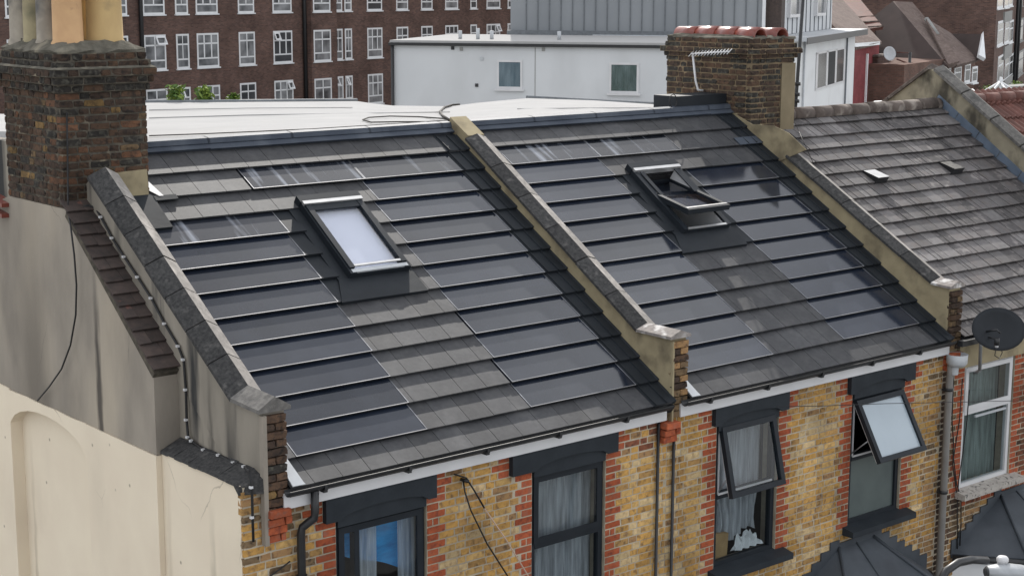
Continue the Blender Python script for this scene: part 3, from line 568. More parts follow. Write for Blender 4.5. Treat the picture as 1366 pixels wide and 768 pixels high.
# verge gutters along the party walls (folded dark metal, in overlapping lengths)
def secret_gutter(roof, x0, x1, eb, side=1):
    for n in range(1, 14):
        s = course_s(n, eb); g = G if n < 13 else eb
        if n == 1: g = .30
        mb = MB(); T = TT+.004
        mb.hexa([rp(x0, s, .01), rp(x1, s, .01), rp(x1, s+g+.03, -.01), rp(x0, s+g+.03, -.01), rp(x0, s, T), rp(x1, s, T), rp(x1, s+g+.03, .012), rp(x0, s+g+.03, .012)])
        for xr in (x0+.02, x0+(x1-x0)*.55):
            mb.hexa([rp(xr, s, T), rp(xr+.018, s, T), rp(xr+.018, s+g, .012), rp(xr, s+g, .012), rp(xr+.004, s, T+.018), rp(xr+.014, s, T+.018), rp(xr+.014, s+g, .03), rp(xr+.004, s+g, .03)])
        mb.hexa([rp(x1-.02, s, T), rp(x1, s, T), rp(x1, s+g, .012), rp(x1-.02, s+g, .012), rp(x1-.008, s, T+.014), rp(x1, s, T+.014), rp(x1, s+g, .032), rp(x1-.008, s+g, .032)])
        mb.build('flashing', 'lead_dark', roof)
secret_gutter(ra, a3, -.002, EA); secret_gutter(rb, b3, 4.898, EB)
mb = MB(); mb.hexa([rp(4.42, 3.87, .045), rp(4.86, 3.87, .045), rp(4.86, 4.02, .04), rp(4.42, 4.02, .04), rp(4.42, 3.87, .056), rp(4.86, 3.87, .056), rp(4.86, 4.02, .052), rp(4.42, 4.02, .052)]); mb.build('metal_patch', 'lead_blue', rb)
for (r, x0, s0) in ((ra, -4.74, .02), (rb, .238, .02)):
    mb = MB(); mb.hexa([rp(x0, s0-.02, .05), rp(x0+.13, s0-.02, .05), rp(x0+.11, s0+.34, .05), rp(x0, s0+.34, .05), rp(x0, s0-.02, .06), rp(x0+.13, s0-.02, .056), rp(x0+.05, s0+.34, .056), rp(x0, s0+.34, .075)]); mb.build('corner_flashing', 'pale_grey', r)
mb = MB(); mb.hexa([rp(-4.33, 3.98, .05), rp(-4.24, 3.86, .05), rp(-4.19, 3.86, .05), rp(-4.25, 4.10, .04), rp(-4.33, 3.98, .058), rp(-4.24, 3.86, .058), rp(-4.19, 3.86, .056), rp(-4.25, 4.10, .05)]); mb.build('corner_flashing', 'pv_rail', ra)
mb = MB(); mb.rbox(-4.3, -4.05, 3.80, 3.87, .04, .055); mb.rbox(-4.745, -4.3, 3.4, 3.9, .0, .052); mb.build('lead_apron', 'lead_dark', ra)
# ridge lead upstand
def ridge_lead(house, x0, x1, step=1.05):
    x = x0
    while x < x1-.01:
        e = min(x+step, x1); mb = MB(); j = random.uniform(-.008, .008)
        pr = [rp(0, 4.545+j, .046), rp(0, 4.63, .045), Vector((0, 3.78, 2.66)), Vector((0, 3.80, 2.715)), Vector((0, 3.90, 2.73)), Vector((0, 3.95, 2.5)), rp(0, 4.6, -.08)]
        mb.prism([p+Vector((x, 0, 0)) for p in pr], (e-x+.03 if e < x1 else e-x, 0, 0)); mb.build('ridge_flashing', 'lead_blue', house); x = e
ridge_lead(ra, -4.36, -.002); ridge_lead(rb, .24, 4.895)
mb = MB(); mb.box(3.9, 4.88, 3.86, 4.3, 2.6, 2.86); mb.build('chimney_flashing', 'lead_dark', HB)
mb = MB(); pts = []
for i in range(15): t = i/14*6.28; pts.append(at_y(898+5*math.sin(t), 133-9*math.cos(t)+2, 3.84))
mb.tube(pts, .006, 5); o = mb.build('cable_coil', 'black_cable'); o['label'] = 'small loop of black cable at the foot of the chimney with red caps'; o['category'] = 'cable'
# ------------------------------------------------------------------ roof windows
def roof_window_frame(name, roof, S_):
    x0, x1, s0, s1 = S_; mb = MB()
    # side frames, top cover, flashing kit
    for a in (x0, x1-.075): mb.rbox(a, a+.075, s0, s1-.04, -.05, .10)
    mb.rbox(x0+.075, x1-.075, s0, s0+.05, -.05, .085)
    fr = mb.build(name, 'anthracite', roof)
    c = MB(); c.rbox(x0-.01, x1+.01, s1-.05, s1+.05, -.02, .118); c.rbox(x0+.005, x1-.005, s1-.10, s1-.052, .0, .132, 1); c.build('top_cover', ['anthracite', 'silver'], fr)
    k = MB(); k.rbox(x0-.13, x0-.003, s0-.30, s1, -.005, .030); k.rbox(x1+.003, x1+.055, s0-.05, s1+.03, -.005, .030)
    k.hexa([rp(x0-.28, s0-.33, .01), rp(x1+.04, s0-.33, .01), rp(x1+.04, s0, .02), rp(x0-.13, s0, .02), rp(x0-.28, s0-.33, .048), rp(x1+.04, s0-.33, .048), rp(x1+.04, s0-.002, .035), rp(x0-.13, s0-.002, .035)])
    for n in range(4, 8):
        s = course_s(n, EA if roof is ra else EB); k.hexa([rp(a1 if roof is ra else b1, s, .012), rp(x0-.10, s, .012), rp(x0-.10, s+G, -.005), rp(a1 if roof is ra else b1, s+G, -.005), rp(a1 if roof is ra else b1, s, .044), rp(x0-.10, s, .044), rp(x0-.10, s+G, .008), rp(a1 if roof is ra else b1, s+G, .008)])
        if roof is rb: k.hexa([rp(x1+.02, s, .012), rp(b2, s, .012), rp(b2, s+G, -.005), rp(x1+.02, s+G, -.005), rp(x1+.02, s, .044), rp(b2, s, .044), rp(b2, s+G, .008), rp(x1+.02, s+G, .008)])
    k.build('flashing', 'lead_dark', fr)
    return fr
fa_ = roof_window_frame('roof_window', ra, SA)
x0, x1, s0, s1 = SA
for a in (x0+.02, x1-.085): mb = MB(); mb.rbox(a, a+.065, s0+.07, s1-.10, .10, .118); mb.build('side_cover', 'anthracite', fa_)
mb = MB(); mb.rbox(x0+.03, x1-.03, s0+.01, s0+.055, .086, .104); mb.build('bottom_rail', 'pale_grey', fa_); mb = MB(); mb.rbox(x0+.085, x1-.085, s0+.085, s0+.11, .100, .116); mb.build('glazing_strip', 'silver', fa_); mb = MB(); mb.rbox(x0+.086, x1-.086, s1-.19, s1-.10, .09, .112); mb.build('top_rail', 'anthracite', fa_)
mb = MB(); mb.rbox(x0+.08, x1-.08, s0+.06, s1-.1, .085, .089); mb.build('pane', 'glass_sky', fa_)
mb = MB(); mb.rbox(x0+.076, x1-.076, s0+.051, s1-.06, .03, .036); mb.build('blind', 'blind', fa_)
fb_ = roof_window_frame('roof_window', rb, SB)
x0, x1, s0, s1 = SB; sm = (s0+s1)/2+.02
mb = MB(); mb.rbox(x0+.076, x0+.095, s0+.051, s1-.08, -.45, .07); mb.rbox(x1-.095, x1-.076, s0+.051, s1-.08, -.45, .07); mb.rbox(x0+.095, x1-.095, s0+.05, s0+.062, -.45, .06); mb.build('window_well', 'white_pvc', fb_)
mb = MB(); mb.rbox(x0+.06, x1-.06, s0+.0, s0+.03, .086, .10); mb.build('bottom_rail', 'silver', fb_)
mb = MB(); mb.rbox(x0+.095, x1-.095, s1-.1, s1-.085, -.9, .06); mb.rbox(x0+.12, (x0+x1)/2+.02, s0+.07, sm, -.47, -.46); mb.rbox(x0-.1, x1+.1, s0-.1, s1, -1.6, -1.55); mb.build('room_shade_panels', 'membrane', fb_)  # black panels put in for the unlit depth below the open sash
# tilted sash, pivoting about its middle; bottom edge stands out
A_ = math.radians(21)
PV_ = Matrix.Translation(rp(0, sm, .07)) @ RM @ Matrix.Rotation(A_*-1, 4, 'X')
hl = (s1-s0)/2-.05
mb = MB(); X0, X1 = x0+.045, x1-.045
for (a, b, c, d_) in ((X0, X1, -hl, -hl+.075), (X0, X1, hl-.07, hl)): mb.box(a, b, c, d_, -.02, .045)
for a in (X0, X1-.065): mb.box(a, a+.065, -hl+.076, hl-.071, -.02, .045)
mb.box(X0+.01, X1-.01, -hl+.04, -hl+.07, .046, .052, 1); mb.box(X0+.04, X1-.04, -hl+.076, hl-.08, -.024, -.019, 0)
sash_o = mb.build('open_sash', ['anthracite', 'silver'], fb_, PV_)
mb = MB(); mb.box(X0+.06, X1-.06, -hl+.07, hl-.07, .02, .026); mb.build('pane', 'glass_sky', sash_o, PV_)
for a in (x0+.08, x1-.14): mb = MB(); mb.rbox(a, a+.06, sm+.01, s1-.12, .1, .115); mb.build('side_cover', 'anthracite', fb_)
# ------------------------------------------------------------------ eaves: fascia, gutter, downpipes
def eaves(house, x0, x1, drop=-.165):
    mb = MB(); mb.box(x0, x1, .02, .045, drop, -.02); mb.build('fascia', 'white_pvc', house)
    mb = MB(); n = 8; c = (-.030, .012); R_ = .050; prof = [Vector((0, c[0]+R_*math.cos(math.pi+math.pi*k/n), c[1]+R_*math.sin(math.pi+math.pi*k/n))) for k in range(n+1)]
    prof += [Vector((0, p.y*.93+c[0]*.07, p.z+.004)) for p in reversed(prof)]
    mb.prism([p+Vector((x0, 0, 0)) for p in prof], (x1-x0, 0, 0)); mb.box(x0, x1, -.084, -.077, .006, .018)
    gt = mb.build('gutter', 'black_metal', house)
    x = x0+.35
    while x < x1:
        b = MB(); b.box(x, x+.04, -.075, .019, -.058, -.03); b.box(x+.005, x+.035, -.088, -.074, -.035, .012); b.build('bracket', 'black_metal', gt); x += .92
eaves(HA, -4.80, -.09); eaves(HB, .12, 4.88)
def downpipe(house, pts, r=.034, m='black_metal', clips=()):
    mb = MB(); mb.tube(pts, r, 10); o = mb.build('downpipe', m, house)
    for c in clips: b = MB(); b.tube([(c[0], c[1], c[2]-.02), (c[0], c[1], c[2]+.02)], r*1.35, 10); b.box(c[0]-r*1.7, c[0]+r*1.7, c[1]+r*.3, c[1]+r, c[2]-.012, c[2]+.012); b.build('clip', 'black_metal', o)
    return o
downpipe(HA, [(-4.52, -.035, -.03), (-4.52, -.035, -.22), (-4.53, -.035, -.28), (-4.62, .02, -.36), (-4.63, .03, -.42), (-4.63, .03, -5.7)], .038, clips=[(-4.63, .03, -.82), (-4.63, .03, -2.2)])
downpipe(HB, [(.075, .07, -.2), (.075, .07, -5.7)], .017)
downpipe(HA, [(-.16, .07, -.17), (-.16, .07, -5.7)], .017)
downpipe(HC, [(4.90, .0, -.30), (4.90, .0, -.42), (4.915, .02, -.5), (4.915, .03, -5.7)], .045, 'grey_pipe', clips=[(4.915, .03, -.62), (4.915, .03, -1.95)])
mb = MB(); mb.box(4.98, 7.8, -.1, -.02, -.07, -.0); mb.build('gutter', 'black_metal', HC)
mb = MB(); mb.lathe((4.95, -.05, -.31), [(.0, 0), (.10, 0), (.13, .04), (.135, .15), (.13, .15), (.12, .05)], 16); mb.lathe((4.93, -.03, -.42), [(.05, 0), (.055, .11)], 12); mb.build('rainwater_hopper', 'pale_grey', HC)
mb = MB(); mb.box(5.14, 9.5, .04, .10, -.40, -.06); mb.build('rendered_band', 'render_cream', HC)
# ------------------------------------------------------------------ party walls
def parapet(name, house, x0, x1, hf, s_end, z_end, m_side, s_top, y_front=.08, ztop_extra=None, zbase=-.17):
    hh = hf(s_end); e = rp(0, s_end, hh)
    poly = [Vector((0, y_front, zbase)), Vector((0, y_front, z_end)), Vector((0, e.y, e.z)), rp(0, s_top, hf(s_top)), rp(0, s_top+.12, .0), rp(0, s_top, -.25), rp(0, .6, -.25), Vector((0, .45, zbase))]
    mb = MB(); mb.prism([p+Vector((x0, 0, 0)) for p in poly], (x1-x0, 0, 0))
    return mb.build(name, m_side, house), e
def copings(par, x0, x1, hf, s_end, s_top, e, y_front, z_end, ms, n, over=.035, rise=.07, base=.03, piece_pale='coping_pale', first=None, xr=None):
    xa, xb = x0-over, x1+over; xm = xr or (xa+xb)/2
    def prof(P, nrm): return [P+Vector((xa, 0, 0)), P+Vector((xb, 0, 0)), P+Vector((xb, 0, 0))+nrm*base, P+Vector((xm, 0, 0))+nrm*(base+rise), P+Vector((xa, 0, 0))+nrm*base]
    def seg(A, B, mt, g=.006):
        d = (B-A).normalized(); nrm = Vector((0, -d.z, d.y)); nrm = nrm if nrm.z > 0 else -nrm; A2, B2 = A+d*g, B-d*g; j = nrm*random.uniform(-.004, .004)
        a = prof(A2+j, nrm); b = prof(B2+j, nrm); mb = MB(); v0 = len(mb.v); mb.v += [tuple(p) for p in a+b]
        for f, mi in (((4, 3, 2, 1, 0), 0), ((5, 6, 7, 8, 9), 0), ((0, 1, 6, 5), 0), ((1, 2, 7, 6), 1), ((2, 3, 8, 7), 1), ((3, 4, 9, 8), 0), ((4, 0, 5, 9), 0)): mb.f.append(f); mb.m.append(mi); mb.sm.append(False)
        mb.build('coping_stone', mt, par)
    pts = [rp(0, s_end+(s_top-s_end)*k/n, 0)+rp(0, 0, hf(s_end+(s_top-s_end)*k/n)) for k in range(n+1)]
    for a, b in zip(pts, pts[1:]): seg(a, b, ms)
    seg(Vector((0, y_front-.045, z_end-.005)), Vector((0, e.y, e.z)), [piece_pale, 'coping_pale'], .001)
def pillar_bricks(house, par, x0, x1, y, z0, z1, pal, step=.075, orange=False):
    z = z1-.04; k = 0
    while z > z0:
        segs = [(x0+.004, x1-.004)] if k % 2 == 0 else [(x0+.004, (x0+x1)/2-.006), ((x0+x1)/2+.006, x1-.004)]
        for a, b in segs: brick(house, par, ((a+b)/2, y+.02, z), (b-a, .06+random.uniform(-.008, .012), .062), pick(pal))
        k += 1; z -= step
hL = lambda s: .345-.022*s; hC = lambda s: .285-.042*s; hR = lambda s: .415-.078*s
pl, eL = parapet('party_wall', HA, XL0, XL1, hL, .84, .73, 'render_stain', 3.98)
copings(pl, XL0, XL1, hL, .84, 3.98, eL, .08, .73, ['coping_dark', 'coping_lit'], 7, over=.045, rise=.10, base=.035, piece_pale='coping_mid')  # left slopes dark, right slopes pale: sun side painted in
pc, eC = parapet('party_wall', HB, 0.0, .235, hC, .85, .69, 'render_cream', 4.56)
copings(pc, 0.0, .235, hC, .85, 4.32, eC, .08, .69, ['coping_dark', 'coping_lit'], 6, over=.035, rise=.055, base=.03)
pr_, eR = parapet('party_wall', HB, 4.90, 5.13, hR, .66, .66, 'render_cream', 4.5)
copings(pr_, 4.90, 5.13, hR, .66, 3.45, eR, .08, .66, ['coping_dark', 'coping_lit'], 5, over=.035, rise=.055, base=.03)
mb = MB()
for k in range(9):
    t0, t1 = k/9, (k+1)/9; 
mb.hexa([rp(-.005, 4.32, .08), rp(.24, 4.32, .08), rp(.24, 4.66, .0), rp(-.005, 4.66, .0), rp(-.005, 4.32, .165), rp(.24, 4.32, .165), rp(.24, 4.72, .13), rp(-.005, 4.72, .13)])
mb.build('mortar_cap', 'render_cream', pc)
pillar_bricks(HA, pl, XL0, XL1, .045, -.17, .70, [('c_brn', 4), ('c_dark', 3), ('c_ochre', 1.5), ('c_blk', 2)])
pillar_bricks(HB, pc, .0, .235, .045, -.17, .66, [('c_tan', 4), ('c_brn', 3), ('c_dark', 3), ('b_brn', 2)])
pillar_bricks(HB, pr_, 4.90, 5.13, .045, -.17, .62, [('c_tan', 3), ('c_brn', 3), ('c_dark', 3)])
mb = MB(); mb.box(-.005, .02, .03, .08, -.3, .66); mb.build('render_edge', 'render_cream', pc)
mb = MB(); mb.box(XL0-.012, XL0+.03, .028, .09, -.46, .70); mb.build('render_edge', 'render_cement', pl)
# ------------------------------------------------------------------ chimneys
def chimney(house, x0, x1, y0, y1, z0, z1, pal, mort, corb, strip=None, name='chimney', ztopcap=.0, fl='flaunch'):
    g = .0055; mb = MB(); mb.box(x0+g, x1-g, y0+g, y1-g, z0-.6, z1)
    ch = mb.build(name, mort, house)
    def ring(xa, xb, ya, yb, z, k, pl_, ht=.0595, front_max=None):
        for s0, s1 in course(xa, front_max or xb, k): brick(house, ch, ((s0+s1)/2, ya+.05, z+random.uniform(-.003, .003)), (s1-s0, .1+random.uniform(-.005, .010), ht+random.uniform(-.004, .003)), pick(pl_))
        for s0, s1 in course(ya+.11, yb, k+1): brick(house, ch, (xa+.05, (s0+s1)/2, z+random.uniform(-.003, .003)), (.1+random.uniform(-.005, .010), s1-s0, ht+random.uniform(-.004, .003)), pick(pl_))
    z = z0+.0375; k = 0
    while z < corb[0][0]-.02:
        ring(x0, x1, y0, y1, z, k, pal, front_max=(strip if strip else None)); z += .075; k += 1
    for (cz, o, pl_) in corb:
        mb = MB(); mb.box(x0-o+g, x1+o-g, y0-o+g, y1+o-g, cz, cz+.075); mb.build('corbel_core', mort, ch); ring(x0-o, x1+o, y0-o, y1+o, cz+.0375, k, pl_); k += 1
    zt = corb[-1][0]+.075; o = corb[-1][1]
    return ch, zt, o
PL = [('c_dark', 5), ('c_brn', 5), ('c_rust', 2.2), ('c_ochre', .5), ('c_tan', 1.2), ('c_blk', 1.5)]; PLT = [('c_blk', 5), ('c_dark', 4), ('c_brn', 1.5)]
cb = [(3.22, .0, PL), (3.295, .03, PLT), (3.37, .06, PLT), (3.445, .085, PLT), (3.52, .05, PLT), (3.595, .015, PLT)]
chL, zt, o_ = chimney(HA, -5.22, -4.30, 3.24, 4.56, 2.17, 3.2205, PL, 'mortar_dark', cb)
def flaunching(ch, x0, x1, y0, y1, z, hgt, m, inset=.12, n=9, over=.0):
    rr = random.Random(5); mb = MB(); rings = [(over, 0), (over+.005, .03), (-inset*.55, hgt*.75), (-inset, hgt)]
    P = []
    for off, dz in rings:
        r_ = []
        for sd in range(4):
            for k in range(n):
                t = k/n; xa, xb, ya, yb = x0-off, x1+off, y0-off, y1+off
                c = [(xa+(xb-xa)*t, ya), (xb, ya+(yb-ya)*t), (xb-(xb-xa)*t, yb), (xa, yb-(yb-ya)*t)][sd]; j = .014
                r_.append((c[0]+rr.uniform(-j, j), c[1]+rr.uniform(-j, j), z+dz+rr.uniform(-j, j)*(dz > 0)))
        P.append(r_)
    N = 4*n
    for r_ in P: mb.v += r_
    for i in range(len(P)-1):
        for k in range(N): k2 = (k+1) % N; mb.f.append((i*N+k, i*N+k2, (i+1)*N+k2, (i+1)*N+k)); mb.m.append(0); mb.sm.append(False)
    mb.f.append(tuple((len(P)-1)*N+k for k in range(N))); mb.m.append(0); mb.sm.append(False)
    return mb.build('mortar_flaunching', m, ch)
flaunching(chL, -5.22, -4.30, 3.24, 4.56, zt, .11, 'flaunch', over=.0)
mb = MB(); mb.hexa([(-5.31, 3.155, 3.52), (-4.215, 3.155, 3.52), (-4.215, 4.6, 3.52), (-5.31, 4.6, 3.52), (-5.26, 3.2, 3.545), (-4.26, 3.2, 3.545), (-4.26, 4.6, 3.545), (-5.26, 4.6, 3.545)]); mb.build('mortar_ledge', 'flaunch', chL)
pots = [(-4.98, 3.50, .148, .85, 'pot_orange'), (-4.56, 3.56, .18, .95, 'pot_buff'), (-4.66, 3.95, .17, 1.0, 'pot_buff'), (-5.02, 3.86, .115, .8, 'pot_grey'), (-5.0, 4.18, .13, .85, 'pot_moss'), (-5.03, 4.42, .14, .8, 'pot_grey')]
for (x, y, r, h, m) in pots:
    mb = MB(); mb.lathe((x, y, 3.72), [(r*1.12, 0), (r*1.12, .04), (r*1.0, .07), (r*.93, h-.12), (r*1.06, h-.10), (r*1.06, h), (r*.85, h), (r*.8, h-.1), (r*.8, .1)], 28); mb.build('chimney_pot', m, chL)
PR = [('c_dark', 6), ('c_brn', 3), ('c_blk', 5)]
cb = [(3.28, .0, PLT), (3.345, .03, PLT), (3.41, .075, PLT), (3.475, .02, PLT), (3.55, .0, PLT)]
chR, zt, o_ = chimney(HB, 4.90, 5.77, 3.42, 5.05, 2.30, 3.2805, PR, 'mortar_tan', cb, strip=5.50)
mb = MB(); mb.box(5.50, 5.785, 3.405, 3.6, 1.95, 3.275); mb.build('render_strip', 'render_brown', chR)
flaunching(chR, 4.90, 5.77, 3.42, 5.05, zt-.02, .05, 'flaunch', inset=.08)
for (x, ys) in ((5.12, (3.48, 3.86, 4.24, 4.62)), (5.52, (3.44, 3.84, 4.24, 4.62))):
    for k, y in enumerate(ys):
        mb = MB(); n = 12; R1, R2 = .135-.0*k, .112; ln = .40
        for yy, sc in ((y, 1.0), (y+ln, .93)):
            for rr_ in (R1*sc, R2*sc):
                for i in range(n+1): t = math.pi*i/n; mb.v.append((x+rr_*math.cos(t), yy, zt+.01+rr_*math.sin(t)*.95))
        q = n+1
        for i in range(n):
            mb.f += [(i, i+1, 2*q+i+1, 2*q+i), (q+i, 3*q+i, 3*q+i+1, q+i+1), (i, q+i, q+i+1, i+1), (2*q+i, 2*q+i+1, 3*q+i+1, 3*q+i)]; mb.m += [0]*4; mb.sm += [True, True, False, False]
        mb.build('half_round_cap', 'clay_glazed', chR)
# cement flashing of the right chimney, cream block by the left one
mb = MB(); pts = [at_x(u, v, 4.885) for u, v in ((884, 150), (884, 128), (953, 135), (1003, 166), (1032, 168), (1052, 178), (1075, 200), (1040, 215), (955, 155))]; mb.prism(pts, (.02, 0, 0)); mb.build('cement_flashing', 'render_cream', chR)
mb = MB(); p = [at_y(u, v, 3.2) for u, v in ((153, 231), (196, 226), (199, 262), (177, 264))]; mb.prism(p, (0, .06, 0)); mb.build('cement_flashing', 'render_cream', chL)
# ------------------------------------------------------------------ left gable: breast, shoulder tiles, painted wall with blind arch
XG, YF = -5.22, 1.53
mb = MB(); mb.prism([Vector((XL0+.01, y, z)) for y, z in ((.35, -5.8), (.35, .55), (3.9, 2.65), (4.6, 2.7), (8, 2.6), (8, -5.8))], (.2, 0, 0)); gw = mb.build('gable_wall', 'render_stain', HA)
mb = MB(); mb.prism([Vector((XG, y, z)) for y, z in ((YF, .066), (YF, .86), (3.24, 2.17), (4.56, 2.17), (6.5, 1.6), (6.5, .066))], (.26, 0, 0)); mb.build('chimney_breast', 'render_cement', HA)
arch = [(2.97, -5.8), (2.97, -.36)]+[(3.89-.92*math.cos(math.pi*k/12), -.34+.30*math.sin(math.pi*k/12)) for k in range(1, 12)]+[(4.81, -.30), (4.81, -5.8)]
mb = MB()
def yz(l_, x): return [Vector((x, y, z)) for y, z in l_]
XP = XG-.012
mb.prism(yz([(YF-.01, -5.8), (YF-.01, .06), (2.97, .064), (2.97, -5.8)], XP), (.25, 0, 0)); mb.prism(yz([(4.81, -5.8), (4.81, .075), (6.5, .12), (6.5, -5.8)], XP), (.25, 0, 0))
for p, q in zip(arch[1:-1], arch[2:-1]): mb.prism(yz([p, (p[0], .064+.005*math.sin(p[0]*9)), (q[0], .064+.005*math.sin(q[0]*9)), q], XP), (.25, 0, 0))
mb.box(XG+.12, XG+.24, 2.9, 4.9, -5.8, .05)
mb.build('painted_wall', 'cream_paint', HA)
XW = -5.175
mb = MB(); mb.box(XW, XL0+.02, .125, YF-.012, -5.8, .10); mb.build('painted_plinth', 'cream_paint', HA)
mb = MB()
for k in range(10):
    y0, y1 = .20+(YF-.22)*k/10, .20+(YF-.22)*(k+1)/10; j = [random.uniform(-.006, .006) for _ in range(2)]
    mb.hexa([(XW-.02, y0, .09+j[0]), (XL0, y0, .09), (XL0, y1, .09), (XW-.02, y1, .09+j[0]), (XW-.015, y0, .115+j[0]), (XL0, y0, .205+j[1]), (XL0, y1, .205+j[1]), (XW-.015, y1, .115+j[0])])
mb.hexa([(XW-.02, .12, .02), (XL0, .03, .02), (XL0, .20, .05), (XW-.02, .20, .09), (XW-.015, .13, .09), (XL0, .04, .15), (XL0, .20, .205), (XW-.015, .20, .115)])
mb.build('weathering', 'coping_dark', HA)
# side brick quoin below the weathering is the facade brick
# shoulder tiles
dS = Vector((0, 3.18-YF, 2.13-.86)); nS = 13; Ls = dS.length/nS; dS.normalize(); nrm = Vector((0, -dS.z, dS.y))
mb = MB(); A = Vector((XG-.01, YF, .80)); B = A+dS*(Ls*nS+.05); mb.hexa([A, A+Vector((.26, 0, 0)), B+Vector((.26, 0, 0)), B, A+nrm*.06, A+Vector((.26, 0, 0))+nrm*.06, B+Vector((.26, 0, 0))+nrm*.06, B+nrm*.06]); sh = mb.build('shoulder', 'mortar_dark', HA)
for k in range(nS+1):
    off = random.uniform(-.015, .015); xs = [XG-.035, XG+.12+(.03 if k % 2 else -.03), XL0+.01] if k % 3 else [XG-.035, XL0+.01]
    for xa, xb in zip(xs, xs[1:]):
        P = Vector((0, YF-.03, .835))+dS*(Ls*k+random.uniform(-.008, .008)); ln = Ls+.03; a = nrm*(.075+random.uniform(0, .006)); b = nrm*.05; th_ = nrm*-.016; ex = Vector((xa+.002, 0, 0)); fx = Vector((xb-.002, 0, 0))
        mb = MB(); mb.hexa([P+ex+a+th_, P+fx+a+th_, P+fx+dS*ln+b+th_, P+ex+dS*ln+b+th_, P+ex+a, P+fx+a, P+fx+dS*ln+b, P+ex+dS*ln+b]); mb.build('tile', 'tile_brown', sh)
# ------------------------------------------------------------------ roof of the dark brick house
GC = .262; row = 0; s = .0; ctl = []
while s < 4.3:
    x = 5.10-(.13 if row % 2 else 0)
    while x < 9.48:
        wd = random.choice((.262, .262, .262, .20, .31)); xa, xb = max(x, 5.13), min(x+wd, 9.49)
        if xb-xa > .05: ctl.append((xa, s, xb-xa))
        x += wd+.003
    s += GC; row += 1
ctm = {}
ct_i = []
for (xa, s, wd) in ctl:
    c = rp(xa+wd/2, s+.1); u, v = proj(c); ct_i.append((0 if (u < 1385 and v > 100) else 1, (c-CP).length, xa, s, wd))
ct_i.sort(); mbs = MB()
for i, (_, _, xa, s, wd) in enumerate(ct_i):
    dk = min(1, max(0, (xa+.35*(4.3-s)-7.2)/1.6)) if s > .6 else .2
    kd = 'ctile_dark' if random.random() < .18+.35*dk else ('ctile_pale' if random.random() < .30 else 'ctile')
    wr = round(wd/.02)*.02
    if i < 298: put_tile('tile', rc, xa, s, wr, GC, kd, T=.040, grooves=random.choice((0, 0, 1)), jit=.004, t=.016)
    else:
        b0 = MB(); mbs.hexa([rp(xa, s, .012), rp(xa+wd, s, .012), rp(xa+wd, s+.3, -.01), rp(xa, s+.3, -.01), rp(xa, s, .03), rp(xa+wd, s, .03), rp(xa+wd, s+.3, .004), rp(xa, s+.3, .004)], 0)
if mbs.f: mbs.build('small_tiles', 'ctile', rc, kind='stuff')
x = 5.16
while x < 9.45:
    e = min(x+.42, 9.47); mb = MB(); n = 10; c = rp(0, 4.42, 0); b0 = len(mb.v); j = random.uniform(-.006, .006)
    for xx in (x, e-.006):
        for i in range(n+1): t = math.pi*(i/n*1.3-.15); mb.v.append((xx, c.y+.11*math.cos(t), c.z+.025+j+.105*math.sin(t)))
    for i in range(n): mb.f.append((i, i+1, n+2+i, n+1+i)); mb.m.append(0); mb.sm.append(True)
    mb.f += [tuple(range(n, -1, -1)), tuple(range(n+1, 2*n+2))]; mb.m += [0, 0]; mb.sm += [False, False]
    mb.build('ridge_tile', 'ridge_clay', rc); x = e
mb = MB(); mb.prism([Vector((5.14, y, z)) for y, z in ((3.55, 2.38), (3.70, 2.5), (7.6, -.3), (7.5, -.4))], (4.36, 0, 0)); mb.build('rear_roof_slope', 'brown_roof', HC)
for (uu, vv) in ((1172, 243), (1273, 231)):
    d = ray(uu, vv); nR = rp(0, 0, 1); t = -CP.dot(nR)/d.dot(nR); P = CP+d*t; ss = P.y*ct+P.z*st
    mb = MB(); X = P.x-.14; ss -= .04; mb.hexa([rp(X, ss, .0), rp(X+.25, ss, .0), rp(X+.25, ss+.26, .0), rp(X, ss+.26, .0), rp(X, ss, .125), rp(X+.25, ss, .125), rp(X+.25, ss+.26, .04), rp(X, ss+.26, .04)], 0, 1)
    mb.box(0, 0, 0, 0, 0, 0) if False else None
    mb.build('roof_vent', ['black_metal', 'silver' if uu < 1200 else 'coping_mid'], rc)
# right hand party wall with rear slope + red tiled roof beyond
HD = thing('terraced_house', 'house at far right with red ribbed tile roof behind a stained render wall', 'house', (11.5, 2, -5.8))
hD = .42
apex = rp(0, 4.52, 0)+Vector((0, .1, .50)); f0 = rp(0, .3, hD); bk_ = Vector((0, apex.y+3.0, apex.z-2.05))
poly = [Vector((0, f0.y, f0.z)), Vector((0, apex.y-.12, apex.z-.05)), Vector((0, apex.y, apex.z)), Vector((0, apex.y+.12, apex.z-.05)), bk_, bk_+Vector((0, 0, -1.2)), Vector((0, .3, -.3))]
mb = MB(); mb.prism([p+Vector((9.5, 0, 0)) for p in poly], (.24, 0, 0)); pd = mb.build('party_wall', 'stain_cream', HD)
mb = MB()
def strip2(A, B, w0, w1, base, top, mname, nm, par, x0=9.46, x1=9.78, rise=.06):
    d = (B-A).normalized(); nr = Vector((0, -d.z, d.y)); nr = nr if nr.z > 0 else -nr; mb = MB(); xm = (x0+x1)/2
    a = [A+Vector((x0, 0, 0)), A+Vector((x1, 0, 0)), A+Vector((x1, 0, 0))+nr*top, A+Vector((xm, 0, 0))+nr*(top+rise), A+Vector((x0, 0, 0))+nr*top]; mb.prism(a, B-A); return mb.build(nm, mname, par)
N = 7
for k in range(N):
    A = f0.lerp(Vector((0, apex.y-.05, apex.z)), k/N); B = f0.lerp(Vector((0, apex.y-.05, apex.z)), (k+1)/N-.006); strip2(A, B, 0, 0, 0, .045, 'coping_mid', 'coping_stone', pd)
